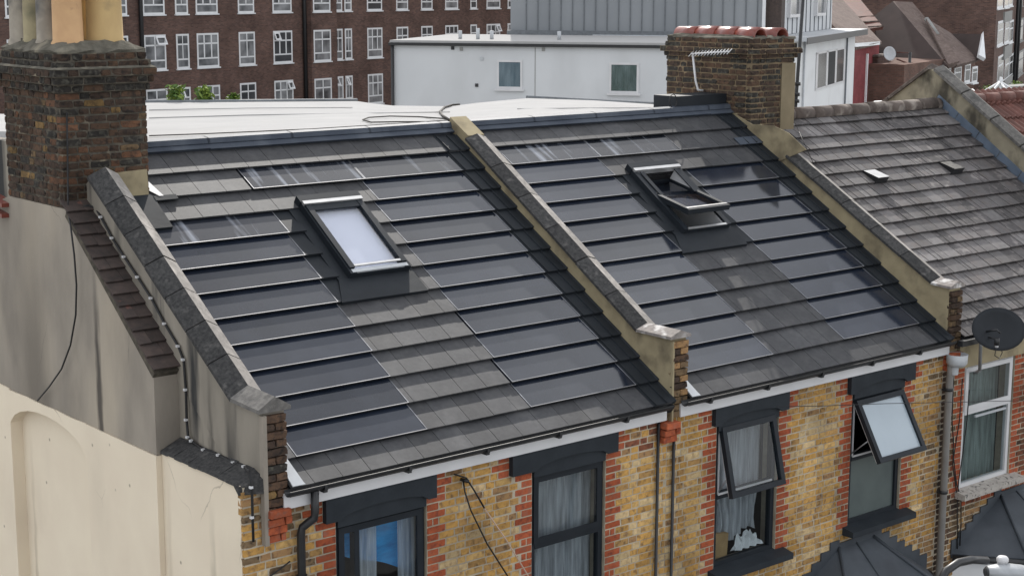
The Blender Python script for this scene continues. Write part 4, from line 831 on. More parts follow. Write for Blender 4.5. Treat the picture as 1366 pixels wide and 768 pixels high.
for k in range(4):
    A = Vector((0, apex.y+.02, apex.z)).lerp(bk_, k/4); B = Vector((0, apex.y+.02, apex.z)).lerp(bk_, (k+1)/4-.006); strip2(A, B, 0, 0, 0, .045, 'ridge_clay', 'coping_stone', pd)
for k in range(9):
    s0, s1 = .3+.47*k, .3+.47*(k+1)-.01; mb = MB(); mb.hexa([rp(9.49, s0, .01), rp(9.5, s0, .01), rp(9.5, s1, .0), rp(9.49, s1, .0), rp(9.485, s0, .14), rp(9.5, s0, .14), rp(9.5, s1, .14), rp(9.488, s1, .14)]); mb.build('lead_flashing', 'lead_light', pd)
mb = MB(); mb.rbox(9.74, 15, 0, 4.5, -.1, -.01); rd = mb.build('roof', 'red_tile', HD)
s = 0; hD0 = .05
k = 0
while s < 4.4:
    x = 9.75+(.15 if k % 2 else 0)
    while x < 12.2:
        c = rp(x, s); u, v = proj(c)
        if u < 1400:
            key = ('pan', k % 2)
            if 'pan' not in TCACHE:
                mb = MB(); n = 16; L0 = .40
                for yy, zz in ((0, .055), (L0, .015)):
                    for i in range(n+1): xx = .3*i/n; mb.v.append((xx, yy, zz+.02*math.sin(i/n*4*math.pi)))
                for i in range(n): mb.f.append((i, i+1, n+2+i, n+1+i)); mb.m.append(0); mb.sm.append(True)
                for i in range(n): b0 = len(mb.v); mb.v += [(.3*i/n, 0, .055+.02*math.sin(i/n*4*math.pi)), (.3*(i+1)/n, 0, .055+.02*math.sin((i+1)/n*4*math.pi)), (.3*(i+1)/n, .0, .01), (.3*i/n, .0, .01)]; mb.f.append((b0, b0+1, b0+2, b0+3)); mb.m.append(0); mb.sm.append(False)
                TCACHE['pan'] = mb.mesh('tile', ['red_tile'])
            add('tile', TCACHE['pan'], rd, Matrix.Translation(rp(x, s+random.uniform(-.004, .004), .0)) @ RM)
        x += .3
    s += .36; k += 1
x = 9.8
while x < 12.4:
    mb = MB(); mb.tube([rp(x, 4.45, .05), rp(x+.41, 4.45, .05)], .09, 14); mb.build('ridge_tile', 'red_tile', rd); x += .42
# ------------------------------------------------------------------ bay roofs
def bay(house, apexL, apexR, wl, wr, ze, zt, dep, cant):
    yw = .09; a = Vector((apexL, yw, zt)); b = Vector((apexR, yw, zt)); p = Vector((wl, yw, ze)); q = Vector((wr, yw, ze)); f = Vector((wl+cant, yw-dep, ze)); g = Vector((wr-cant, yw-dep, ze))
    mb = MB(); mb.face([a, p, f]); mb.face([a, f, g, b]); mb.face([b, g, q]); dz = Vector((0, 0, -.06))
    mb.face([p, p+dz, f+dz, f]); mb.face([f, f+dz, g+dz, g]); mb.face([g, g+dz, q+dz, q]); o = mb.build('bay_roof', 'lead_bay', house)
    for A, B in ((a, f), (b, g)): r = MB(); r.tube([A+Vector((0, 0, .01)), B+Vector((0, 0, .01))], .022, 8); r.build('hip_roll', 'lead_bay', o)
    r = MB(); n = 7
    for (s_, e_) in ((a, p), (b, q)):
        sg = 1 if e_.x < s_.x else -1
        for k in range(n):
            t0, t1 = k/n, (k+1)/n; P0 = s_.lerp(e_, t0); P1 = s_.lerp(e_, t1); xa, xb = sorted((P0.x, P1.x)); r.box(xa, xb+.001, .082, .097, P1.z-.02, P0.z+.10)
    r.box(apexL, apexR, .082, .097, zt-.02, zt+.06); r.build('stepped_flashing', 'lead_bay', o)
    r = MB(); pts = [p, f, g, q]
    for A, B in zip(pts, pts[1:]): r.tube([A+Vector((0, -.03, -.05)), B+Vector((0, -.03, -.05))], .045, 8)
    r.build('gutter', 'black_metal', o)
    w_ = MB(); w_.prism([Vector((v.x+(.04 if v.x < (wl+wr)/2 else -.04), v.y+.05, -5.8)) for v in (p, f, g, q)], (0, 0, ze+5.75)); w_.build('bay_wall', 'white_paint', house)
    for t in (.5,):
        r = MB(); A = a.lerp(b, t); B = f.lerp(g, t); r.tube([A+Vector((0, 0, .005)), B+Vector((0, 0, .005))], .012, 6); r.build('seam', 'lead_bay', o)
bay(HB, 2.95, 3.60, 1.80, 4.72, -2.93, -2.27, .75, .55)
bay(HC, 6.30, 7.0, 5.24, 8.1, -2.86, -2.30, .75, .60)
# rear flat roofs ---------------------------------------------------------------------------
fr_ = MB()
bk_pts = [at_y(u, v, 8.0) for u, v in ((150, 139), (198, 137), (330, 136), (475, 135), (500, 138.5), (524, 141), (600, 142), (640, 137), (705, 131), (790, 134), (885, 140), (960, 142))]
fx = [-5.2, -4.2, -3.2, -2.14, -1.4, -.9, .0, .7, 1.6, 2.6, 3.9, 4.9]
rows_ = 10
for j in range(rows_+1):
    t = j/rows_
    for i, p in enumerate(bk_pts):
        a = Vector((fx[i], 3.88, 2.71)); q = a.lerp(p, t); q.z += .012*math.sin(q.x*3.1+q.y*2)*math.sin(math.pi*t); fr_.v.append(tuple(q))
n = len(bk_pts)
for j in range(rows_):
    for i in range(n-1): a = j*n+i; fr_.f.append((a, a+1, a+n+1, a+n)); fr_.m.append(0); fr_.sm.append(True)
FR = fr_.build('flat_roof', 'roof_white', HA)
mb = MB(); mb.prism([Vector((-4.96, y, z)) for y, z in ((3.86, 2.5), (8.2, 2.1), (8.2, -5.8), (3.86, -5.8))], (14, 0, 0)); mb.build('rear_wall', 'render_cement', HA)
for (u0, v0, u1, v1) in ((186, 138, 476, 135), (703, 131, 888, 140)):
    mb = MB(); A, B = at_y(u0, v0, 8.02), at_y(u1, v1, 8.02); mb.tube([A+Vector((0, 0, .012)), B+Vector((0, 0, .012))], .03, 6); mb.build('edge_trim', 'zinc_seam', FR)
def on_flat(u, v):
    # intersect with the flat roof: march between the two edges
    lo, hi = 0., 1.
    best = None
    for k in range(41):
        y = 3.9+4.1*k/40; p = at_y(u, v, y)
        # roof height at p.x,y by linear blend of the nearest column
        bp = min(range(n), key=lambda i: abs((fx[i]+(bk_pts[i].x-fx[i])*(y-3.88)/4.12)-p.x)); zr = 2.71+(bk_pts[bp].z-2.71)*(y-3.88)/4.12; e = abs(p.z-zr)
        if best is None or e < best[0]: best = (e, Vector((p.x, y, zr+.02)))
    return best[1]
def cable(name, label, pts, r=.008, m='black_cable', cat='cable'):
    mb = MB(); mb.tube(pts, r, 6, 0); o = mb.build(name, m); o['label'] = label; o['category'] = cat; return o
cable('cable', 'thin grey cable looping across the white flat roof behind the left solar roof', [on_flat(u, v) for u, v in ((594, 161), (560, 158), (520, 157), (492, 159), (484, 162), (495, 165), (530, 165), (570, 167), (596, 170))], .009, 'cables_dark')
cable('cable', 'frayed dark cord running over the white flat roof up to the white extension wall', [on_flat(u, v) for u, v in ((600, 163), (590, 156), (587, 151), (593, 145), (603, 142), (613, 139))], .016, 'cables_dark')
cable('cable', 'long straight grey line lying along the front of the white flat roof', [on_flat(u, v) for u, v in ((199, 183), (270, 181), (340, 178), (420, 175), (500, 172), (560, 169))], .007, 'cables_dark')
for k, uv in enumerate((((199, 158), (330, 154), (470, 152), (600, 150)), ((199, 148), (330, 145.5), (470, 144)), ((660, 160), (760, 152), (880, 150)), ((690, 146), (780, 145), (880, 145.5)))):
    mb = MB(); mb.tube([on_flat(u, v)-Vector((0, 0, .012)) for u, v in uv], .007, 6); mb.build('lap_seam', 'roof_white', FR)
# shrubs behind the flat roof
def shrub(label, u, v, w_, h_, seed, yd=8.12, m1='leaf', m2='leaf_lt', zdrop=1.2):
    c = at_y(u, v, yd); t = thing('shrub', label, 'shrub', (c.x, yd, c.z-zdrop), 'shrubs behind the white flat roof' if yd < 10 else None); rr = random.Random(seed)
    mb = MB(); mb.tube([(c.x, yd, c.z-zdrop), (c.x, yd, c.z-.05)], .02, 6); mb.build('stem', 'tile_brown', t)
    mb = MB()
    for k in range(260):
        p = c+Vector((rr.gauss(0, .42)*w_, rr.gauss(0, .3)*w_, rr.uniform(-1.2, 1)*h_*(1-.3*abs(rr.gauss(0, .6))))); a = Vector((rr.uniform(-1, 1), rr.uniform(-1, 1), rr.uniform(-.4, .8))).normalized()*rr.uniform(.03, .065); b = a.cross(Vector((rr.uniform(-1, 1), rr.uniform(-1, 1), rr.uniform(-1, 1)))).normalized()*rr.uniform(.014, .028)
        mb.face([p-a, p-b, p+a, p+b], rr.randrange(2))
    mb.build('foliage', [m1, m2], t); return t
shrub('leafy green shrub poking above the flat roof edge just right of the big chimney', 235, 126, .12, .13, 1)
shrub('second shrub, lower, in front of the small white windows left of the flat roof', 273, 127, .10, .12, 2)
shrub('lowest and rightmost of the three shrubs above the flat roof edge', 312, 131, .07, .06, 3)
# left rear roofs seen left of the chimney
LR = thing('rear_extension', 'low extension with white roof strips seen at the left picture edge beside the big chimney', 'building', (-4, 14, -5.8))
def hslab(z, uv, th_, m, nm, par):
    pts = [at_z(u, v, z) for u, v in uv]; mb = MB(); mb.prism(pts, (0, 0, -th_)); return mb.build(nm, m, par)
hslab(1.9, ((-60, 150), (30, 153), (30, 176), (-60, 174)), .12, 'roof_white', 'roof', LR); hslab(1.75, ((-60, 186), (30, 188), (30, 216), (-60, 214)), .1, 'roof_white', 'roof', LR); hslab(1.6, ((-60, 172), (30, 174), (30, 275), (-60, 272)), .2, 'lead_dark', 'roof', LR)
c = at_z(5, 200, 1.5); mb = MB(); mb.box(c.x-2.2, c.x+.6, c.y-.5, c.y+3, -5.8, 1.3); mb.build('wall', 'render_cement', LR)
p = at_x(4, 277, -5.2); mb = MB()
for k in range(2): q = at_x(3, 270+14*k, -5.25); mb.hexa([q+Vector((-.05, -.1, -.04)), q+Vector((.1, -.1, -.04)), q+Vector((.1, .35, .02)), q+Vector((-.05, .35, .02)), q+Vector((-.05, -.1, 0)), q+Vector((.1, -.1, 0)), q+Vector((.1, .35, .06)), q+Vector((-.05, .35, .06))])
mb.build('verge_tile', 'clay_glazed', HA)
# ------------------------------------------------------------------ BACKGROUND
class Plane:
    """vertical wall plane through the picture point (u,v) at camera depth dist, running along compass azimuth az"""
    def __init__(s, u, v, dist, az):
        r = ray(u, v); s.O = CP+r*dist; s.e = Vector((math.sin(math.radians(az)), math.cos(math.radians(az)), 0)); s.n = Vector((s.e.y, -s.e.x, 0))
        if s.n.dot(CP-s.O) > 0: s.n = -s.n      # pointing into the building
        s.flip = s.e.cross(Vector((0, 0, 1))).dot(s.n) > 0
        s.O.z = 0
        s.mtx = Matrix(((s.e.x, s.n.x, 0, s.O.x), (s.e.y, s.n.y, 0, s.O.y), (0, 0, 1, 0), (0, 0, 0, 1)))
    def at(s, u, v, d=0):
        r = ray(u, v); t = ((s.O-CP).dot(s.n)+d)/r.dot(s.n); P = CP+r*t; return (P-s.O).dot(s.e), P.z
    def w(s, t, d, z): return s.O+s.e*t+s.n*d+Vector((0, 0, z))
def far_window(P, parent, t0, t1, z0, z1, lay, fm='white_paint', gm='glass_far', d=-.02, fw=.09):
    mb = MB(); mb.box(t0, t1, d, d+.14, z0, z0+fw); mb.box(t0, t1, d, d+.14, z1-fw, z1); mb.box(t0, t0+fw, d, d+.13, z0+fw, z1-fw); mb.box(t1-fw, t1, d, d+.13, z0+fw, z1-fw)
    H = z1-z0; W_ = t1-t0
    for (a, b, c, e) in lay: mb.box(t0+W_*a, t0+W_*b, d+.005, d+.12, z0+H*c, z0+H*e)
    mb.box(t0-.06, t1+.06, d-.07, d+.1, z0-.07, z0-.001)
    f = mb.build('window', fm, parent, P.mtx)
    g = MB(); g.box(t0+fw*.9, t1-fw*.9, d+.012, d+.016, z0+fw*.9, z1-fw*.9); g.build('pane', gm, f, P.mtx); return f
bw = .045
def lay_n(nc, tr=.70, lo=.27):
    o = [(0.02, .98, tr-bw/2, tr+bw/2)]+([(0.02, .98, lo-bw/2, lo+bw/2)] if lo else [])
    for k in range(1, nc): o.append((k/nc-bw*.6, k/nc+bw*.6, lo or .02, .98 if nc > 2 or True else tr))
    return o
# the long brown brick block
PB = Plane(268, 100, 92, 73)
BB = thing('apartment_block', 'long dark brown brick apartment block with rows of white windows across the top left', 'building', tuple(PB.w(0, 4, -5.8)))
t_l, _ = PB.at(-40, 60); t_r, _ = PB.at(720, 60)
mb = MB(); mb.box(t_l, t_r, 0, 10, -5.8, 14); mb.build('wall', 'bb1', BB, PB.mtx)
tA, _ = PB.at(232, 90); tB, _ = PB.at(404, 90); tC, _ = PB.at(441, 90); tD, _ = PB.at(486, 90)
mb = MB(); mb.box(tB+.2, tC, -.55, .001, -5.8, 13); mb.box(t_l, tA-.1, -.5, .001, -5.8, 13) if False else None; mb.build('projecting_bay', 'bb1', BB, PB.mtx)
cols = [(9, 26, 2), (160, 171, 1), (192, 221, 2), (235, 252, 2), (262.5, 291.5, 3), (318.5, 340, 2), (364.5, 389.8, 3), (409, 432, 2), (445, 457, 2), (460, 469.5, 2), (490, 510, 3), (529, 544.5, 2), (562, 577, 2), (594, 611, 3), (627.5, 636, 1), (649, 667, 3), (677, 684, 1)]
# row heights from the picture
_, zt2 = PB.at(277, 44.5); _, zb2 = PB.at(277, 90); _, zt3 = PB.at(276, 114.5)
storey = zt2-zt3; wh = zt2-zb2
_, zb1 = PB.at(277, 18.5); zsh = [(zt2, zb2), (zb1+wh, zb1), (zt3, zt3-wh), (zb1+wh+storey, zb1+storey)]
for (u0, u1, nc) in cols:
    tt0, _ = PB.at(u0, 60); tt1, _ = PB.at(u1, 60); bay_in = 404 < u0 < 436
    for (za, zb) in zsh:
        lay = lay_n(nc, .70, .27) if nc != 2 or (u0 < 250 or u0 > 400) else lay_n(2, .74, .25)
        d0 = -.57 if bay_in else -.02
        f = far_window(PB, BB, tt0, tt1, zb, za, lay, d=d0, fw=.105, gm=random.choice(('glass_far', 'glass_far', 'glass_dark')))
        if nc > 1 and random.random() < .25:
            Wd = (tt1-tt0)/nc; k0 = random.randrange(nc); ta_ = tt0+Wd*k0+.05; tb_ = ta_+Wd-.1; zc = za-.08; zd = za-(za-zb)*.28; o_v = MB()
            def vb(p, q, z1_, z2_): o_v.hexa([(p, d0-.02-(zc-z2_)*.45, z2_), (q, d0-.02-(zc-z2_)*.45, z2_), (q, d0+.03-(zc-z2_)*.45, z2_), (p, d0+.03-(zc-z2_)*.45, z2_), (p, d0-.02-(zc-z1_)*.45, z1_), (q, d0-.02-(zc-z1_)*.45, z1_), (q, d0+.03-(zc-z1_)*.45, z1_), (p, d0+.03-(zc-z1_)*.45, z1_)])
            vb(ta_, tb_, zc, zc-.09); vb(ta_, tb_, zd+.09, zd); vb(ta_, ta_+.08, zc-.09, zd+.09); vb(tb_-.08, tb_, zc-.09, zd+.09); o_v.build('open_vent', 'white_paint', f, PB.mtx)
for u in (187, 404.5): t_, _ = PB.at(u, 60); mb = MB(); mb.tube([(t_, -.15, -5), (t_, -.15, 13)], .12, 6); mb.build('downpipe', 'black_metal', BB, PB.mtx)
# white rendered extension with metal clad upper storey
PW = Plane(524, 100, 58, -36)
WB = thing('white_extension', 'low white rendered building with two small curtained windows behind the flat roof', 'building', tuple(PW.w(0, 3, -5.8)))
a0_, zt_ = PW.at(524, 57.5); a1_, _ = PW.at(900, 60)
lo, hi = min(a0_, a1_), max(a0_, a1_)
sg = 1 if a1_ > a0_ else -1
mb = MB(); mb.box(lo, hi, 0, 7.6, -5.8, zt_-.02); mb.build('wall', 'w_render', WB, PW.mtx)
def tz(P, u, v, d=0): return P.at(u, v, d)
mb = MB(); mb.box(lo-.12, hi+.12, -.15, .0, zt_-.08, zt_+.02); mb.build('gutter', 'black_metal', WB, PW.mtx)
mb = MB(); mb.box(lo-.1, hi+.1, -.05, 7.7, zt_+.021, zt_+.10); mb.build('roof', 'roof_white', WB, PW.mtx)
t_, _ = PW.at(524.5, 90); mb = MB(); mb.tube([(t_, -.08, zt_), (t_, -.08, -5)], .06, 8); mb.build('downpipe', 'black_metal', WB, PW.mtx)
for (u0, v0, u1, v1, cl, lb) in ((663, 80, 697, 119, 'curtain_blue', 'blue grey'), (813, 83.5, 852, 125, 'curtain_col', 'green')):
    p0, za = PW.at(u0, v0); p1, zb = PW.at(u1, v1); q0, q1 = min(p0, p1), max(p0, p1)
    f = far_window(PW, WB, q0, q1, zb, za, [], gm='glass', d=-.03, fw=.075, fm='white_pvc')
    mb = MB(); nq = 40
    for j in (0, 1):
        for i in range(nq+1): mb.v.append((q0+.07+(q1-q0-.14)*i/nq, -.009+.005*math.sin(i*1.9), zb+.06 if j else za-.06))
    for i in range(nq): mb.f.append((i, i+1, nq+2+i, nq+1+i)); mb.m.append(0); mb.sm.append(True)
    o = mb.build('small_curtain', 'pale_grey' if cl == 'x' else mat('curtain_'+lb, (.17, .23, .27) if lb[0] == 'b' else (.11, .16, .145), (.34, .40, .44) if lb[0] == 'b' else (.27, .32, .31), scale=5, stretch=(1, 1, .2)), None, PW.mtx)
    o['label'] = lb+' curtain drawn behind a small square window of the white extension'; o['category'] = 'curtain'
for (u, v, m) in ((604, 64.5, 'room'), (615.5, 66, 'concrete'), (642.5, 78.5, 'pale_grey'), (725, 66.5, 'concrete'), (636, 114, 'room')):
    p, z = PW.at(u, v); mb = MB(); r = .055; mb.box(p-r, p+r, -.03, .03, z-r, z+r*1.1); mb.build('wall_vent', m, WB, PW.mtx)
t_, _ = PW.at(714, 60); mb = MB(); mb.box(t_-.012, t_+.012, -.01, .01, -5, zt_-.1); mb.build('wall_joint', 'concrete', WB, PW.mtx)
for (u, vb, vt) in ((614, 50, 41), (637.5, 51.5, 38), (656, 45, 41), (746, 49, 42)):
    p, z = PW.at(u, vb, 2.0); _, z2 = PW.at(u, vt, 2.0); mb = MB(); mb.tube([(p, 2.0, zt_+.1), (p, 2.0, z2)], .07, 8); mb.build('roof_pipe', 'pale_grey', WB, PW.mtx)
# metal clad box
MBX = thing('clad_building', 'pale grey standing seam metal upper storey above the white extension roof', 'building', tuple(PW.w(0, 9, zt_)))
m0, zm0 = PW.at(681, 42.5, 7.8); m1, _ = PW.at(1019, 43, 7.8); lo2, hi2 = min(m0, m1), max(m0, m1)
mb = MB(); mb.box(lo2, hi2, 7.8, 14, zm0-.6, zm0+7); mb.build('wall', 'zinc', MBX, PW.mtx)
mb = MB(); mb.box(lo2-.1, hi2+.1, 7.6, 7.8, zm0-.6, zm0+.06); mb.build('base_flashing', 'zinc_seam', MBX, PW.mtx)
for u in [702+15.4*i for i in range(21)]:
    p, _ = PW.at(u, 30, 7.8); mb = MB(); mb.box(p-.016, p+.016, 7.765, 7.8, zm0+.06, zm0+7); mb.build('seam', 'zinc_seam', MBX, PW.mtx)
p, _ = PW.at(1019, 30, 7.8); mb = MB(); mb.box(p-.06, p+.06, 7.65, 7.8, zm0-.6, zm0+7); mb.build('corner_trim', 'white_paint', MBX, PW.mtx)
p2, _ = PW.at(1042, 30, 8.0); mb = MB(); mb.box(min(p, p2), max(p, p2), 8.0, 12, zm0-.5, zm0+7); mb.build('dark_cladding', 'tile_brown', MBX, PW.mtx)
# white building right of the chimney
P2 = Plane(1066, 90, 62, 61)
W2 = thing('white_building', 'narrow white rendered building with a three light window right of the chimney', 'building', tuple(P2.w(0, 3, -5.8)))
t0, z0_ = P2.at(1066, 55); t1, z1_ = P2.at(1141, 44)
mb = MB(); mb.box(t0-1.2, t1, 0, 8, -5.8, z0_); mb.build('wall', 'w_render2', W2, P2.mtx)
mb = MB(); mb.box(t0-.8, t1+.5, -.45, 8, z0_+.005, z0_+.16); mb.build('roof', 'pale_grey', W2, P2.mtx); mb = MB(); mb.box(t0-.8, t1+.52, -.47, -.44, z0_-.1, z0_+.14); mb.build('roof_edge', 'black_metal', W2, P2.mtx)
pa, za = P2.at(1088.5, 71); pb, zb = P2.at(1126, 108)
f = MB(); W_ = pb-pa; f.box(pa, pb, -.03, .1, zb-.05, zb+.03); f.box(pa, pb, -.03, .1, za-.06, za+.02)
for a in (0, .33, .63, .94): f.box(pa+W_*a, pa+W_*a+W_*.06, -.03, .1, zb, za)
f = f.build('window', 'white_pvc', W2, P2.mtx); mb = MB(); mb.box(pa, pb, -.02, -.012, zb, za); mb.build('pane', 'glass_dark', f, P2.mtx); mb = MB(); mb.box(pa+W_*.39, pa+W_*.63, -.028, -.022, zb-.04, za-.03); mb.build('open_light', 'room', f, P2.mtx)
for u in (1071, 1127.5): p, _ = P2.at(u, 80); mb = MB(); mb.tube([(p, -.06, -5), (p, -.06, z0_-.05)], .04, 6); mb.build('downpipe', 'pale_grey' if u < 1100 else 'zinc_seam', W2, P2.mtx)
# its metal upper storey with windows
pu0, zu0 = P2.at(1040, 42, 1.0); pu1, _ = P2.at(1109, 38, 1.0)
mb = MB(); mb.box(pu0, pu1, 1.0, 7, z0_+.17, z0_+6); up = mb.build('upper_storey', 'w_render', W2, P2.mtx)
for k in range(12): p = pu0+(pu1-pu0)*(k+.5)/12; mb = MB(); mb.box(p-.016, p+.016, .965, 1.0, z0_+.17, z0_+6); mb.build('seam', 'zinc_seam', up, P2.mtx)
for (ua, va, ub, vb) in ((1051, -30, 1066, 24), (1087, -30, 1099, 22)):
    p, z = P2.at(ua, vb, .95); q, _ = P2.at(ub, vb, .95); f = MB(); f.box(p, q, .85, 1.0, z, z+.12); f.box(p, p+.12, .85, 1.0, z+.12, z+2); f.box(q-.12, q, .85, 1.0, z+.12, z+2); f = f.build('window', 'white_pvc', W2, P2.mtx)
    mb = MB(); mb.box(p+.12, q-.12, .95, .96, z+.12, z+2); mb.build('pane', 'glass_far', f, P2.mtx)
# black vent pipe in front of the white building
c = at_y(1061, 145, 6.5); c2 = at_y(1072, -10, 6.5); vp = thing('vent_pipe', 'tall black soil vent pipe with collars standing behind the right chimney', 'pipe', (c.x, c.y, c.z-2))
mb = MB(); mb.tube([(c.x, 6.5, c.z-2), c, at_y(1066, 75, 6.5), c2], .03, 8); mb.build('pipe', 'black_metal', vp)
for vv in (112, 126, 135, 68): q = at_y(1062.5+(130-vv)*.07, vv, 6.5); mb = MB(); mb.tube([q-Vector((0, 0, .03)), q+Vector((0, 0, .03))], .055, 8); mb.box(q.x-.1, q.x+.02, 6.48, 6.52, q.z-.02, q.z+.02); mb.build('collar', 'black_metal', vp)
# maroon brick wall house with grey-brown roof
P3 = Plane(1140, 100, 75, 64)
H3 = thing('maroon_house', 'maroon painted brick house with one tall white pipe and a brown tiled roof', 'house', tuple(P3.w(0, 3, -5.8)))
t0, zt3_ = P3.at(1136, 63); t1, _ = P3.at(1173, 60)
mb = MB(); mb.box(t0-.3, t1, 0, 3, -5.8, zt3_); mb.build('wall', 'bb3', H3, P3.mtx)
p, zz = P3.at(1156, 72); _, zl = P3.at(1155, 139); mb = MB(); mb.box(p-.09, p+.09, -.08, .001, zl, zz); mb.build('white_panel', 'white_paint', H3, P3.mtx)
def far_poly(pts, dists, th_, m, nm, par):
    P_ = [CP+ray(u, v)*d for (u, v), d in zip(pts, dists)]; nr = (P_[1]-P_[0]).cross(P_[2]-P_[0]).normalized(); nr = nr if nr.dot(P_[0]-CP) > 0 else -nr
    mb = MB(); mb.prism(P_, nr*th_); return mb.build(nm, m, par)
far_poly(((1080, -12), (1113, -12), (1176, 56), (1141, 64), (1105, 28)), (86, 86, 78, 74.6, 76), .12, 'brown_roof', 'roof', H3)
far_poly(((1139, 58), (1174, 55.5), (1174, 60), (1141, 63)), (74.5, 77.8, 77.8, 74.5), .1, 'white_paint', 'fascia', H3)
H4 = thing('tiled_house', 'house with coarse banded terracotta tile roof just beyond the brown roof', 'house', tuple(CP+ray(1150, 20)*84+Vector((0, 0, -8))))
ro = far_poly(((1090, -24), (1128, -24), (1178, 36), (1155, 39)), (90, 90, 82, 82), .15, 'red_tile', 'roof', H4)
for k in range(8):
    v0 = -14+6.6*k; far_poly(((1105+6.9*k, v0+4), (1138+5.6*k, v0+2.4), (1139.3+5.6*k, v0+3.8), (1106.2+6.9*k, v0+5.4)), (88.6-.95*k,)*4, -.12, 'ridge_clay', 'tile_course', ro)
mb = MB(); P4 = Plane(1160, 60, 86, 64); ta, z_ = P4.at(1150, 42); tb, _ = P4.at(1176, 42); mb.box(ta, tb, 0, 2, -5.8, z_); mb.build('wall', 'bb2', H4, P4.mtx)
# big brown roofed house
H5 = thing('gabled_house', 'large house with steep dark brown tile roof and white windows in its right wing', 'house', tuple(CP+ray(1230, 60)*86+Vector((0, 0, -9))))
D1 = 84
far_poly(((1130, 50), (1191, 2), (1264, 88), (1205, 86)), (88, 88, 82, 84), .2, 'dark_roof', 'roof', H5)
far_poly(((1191, 2), (1217, 3), (1238, 28), (1277, 85), (1264, 88)), (88, 91, 88, 83, 82), .2, 'brown_roof', 'roof', H5)
far_poly(((1234, 27), (1247, 36), (1279, 84), (1264, 88)), (87.5, 87, 82.5, 82), -.1, 'brown_roof', 'roof', H5)
far_poly(((1238, 26), (1268, 44), (1306, 79), (1277, 87)), (88.5, 90, 86, 83), .2, 'brown_roof', 'roof', H5)
mb = MB(); A, B = CP+ray(1236, 26)*87.6, CP+ray(1275, 83)*82.9; mb.tube([A, A.lerp(B, .4)], .14, 6); mb.build('valley_lead', 'concrete', H5)
far_poly(((1266, 45), (1309, 46), (1303, 79), (1292, 70)), (91, 87, 85.5, 88), .2, 'dark_roof', 'dormer', H5)
far_poly(((1309, 46), (1312, 82), (1303, 77)), (86.9, 85.2, 85.2), -.2, 'white_paint', 'gable_board', H5)
P5 = Plane(1275, 95, 83.5, 70)
ta, za = P5.at(1215, 84); tb, zb = P5.at(1309, 78); tm, _ = P5.at(1263, 84)
mb = MB(); mb.box(ta, tb, .3, 8, -5.8, za-.1); mb.build('wall', 'bb2', H5, P5.mtx)
for (ua, ub, va, vb) in ((1261, 1267, 90, 110), (1273, 1281, 88.5, 113), (1287, 1293, 85, 109.5), (1296.5, 1302.5, 89.5, 110)):
    p, z1 = P5.at(ua, va, .3); q, z0 = P5.at(ub, vb, .3); far_window(P5, H5, p, q, z0, z1, [(.1, .9, .62, .68)], d=.26, fw=.12, gm='glass_dark')
# brick building behind and tall block at the right edge
P6 = Plane(1240, 50, 112, 76)
H6 = thing('brick_building', 'large plain reddish brown brick building behind the steep dark roof', 'building', tuple(P6.w(0, 4, -5.8)))
t0, _ = P6.at(1132, 20); t1, _ = P6.at(1331, 20); mb = MB(); mb.box(t0, t1, 0, 8, -5.8, 12); mb.build('wall', 'bb2', H6, P6.mtx)
for (ua, ub, m, nm, dd) in ((1239, 1256, 'bb1', 'buttress', -.6), (1293.5, 1296, 'black_metal', 'downpipe', -.2), (1157, 1175, 'bb1', 'buttress', -.4)):
    p, _ = P6.at(ua, 20); q, _ = P6.at(ub, 20); mb = MB(); mb.box(p, q, dd, -.001, -5.8, 12); mb.build(nm, m, H6, P6.mtx)
p, _ = P6.at(1136, 10); q, _ = P6.at(1156, 10); mb = MB(); mb.box(p, q, -.3, -.001, -5.8, 12); mb.build('timber_panel', 'b_brn', H6, P6.mtx)
P7 = Plane(1340, 60, 104, 60)
H7 = thing('apartment_block', 'tall brick block at the right edge with narrow white windows stacked above pale panels', 'building', tuple(P7.w(0, 4, -5.8)))
t0, _ = P7.at(1329, 20); t1, _ = P7.at(1420, 20); mb = MB(); mb.box(t0, t1, 0, 8, -5.8, 14); mb.build('wall', 'bb1', H7, P7.mtx)
for (ua, ub, rows) in ((1331.5, 1337.5, ((-20, 11), (29, 59), (76, 106))), (1341, 1345.5, ((-18, 10), (28, 56), (76, 104))), (1346.5, 1350.5, ((-18, 8), (28, 56), (74, 100))), (1358, 1364, ((-18, 8), (26, 54), (70, 97)))):
    for (va, vb) in rows:
        p, z1 = P7.at(ua, va); q, z0 = P7.at(ub, vb); far_window(P7, H7, p, q, z0, z1, [(.1, .9, .6, .66)], fw=.14, fm='white_paint' if ua < 1350 else 'concrete', gm='glass_dark')
for (va, vb) in ((16.5, 27.5), (63, 74), (108, 118)): p, z1 = P7.at(1338.5, va); q, z0 = P7.at(1348, vb); mb = MB(); mb.box(p, q, -.1, .001, z0, z1); mb.build('pale_panel', 'concrete', H7, P7.mtx)
for u in (1352.5, 1356): p, _ = P7.at(u, 50); mb = MB(); mb.tube([(p, -.15, -5), (p, -.15, 13)], .11, 6); mb.build('downpipe', 'black_metal', H7, P7.mtx)
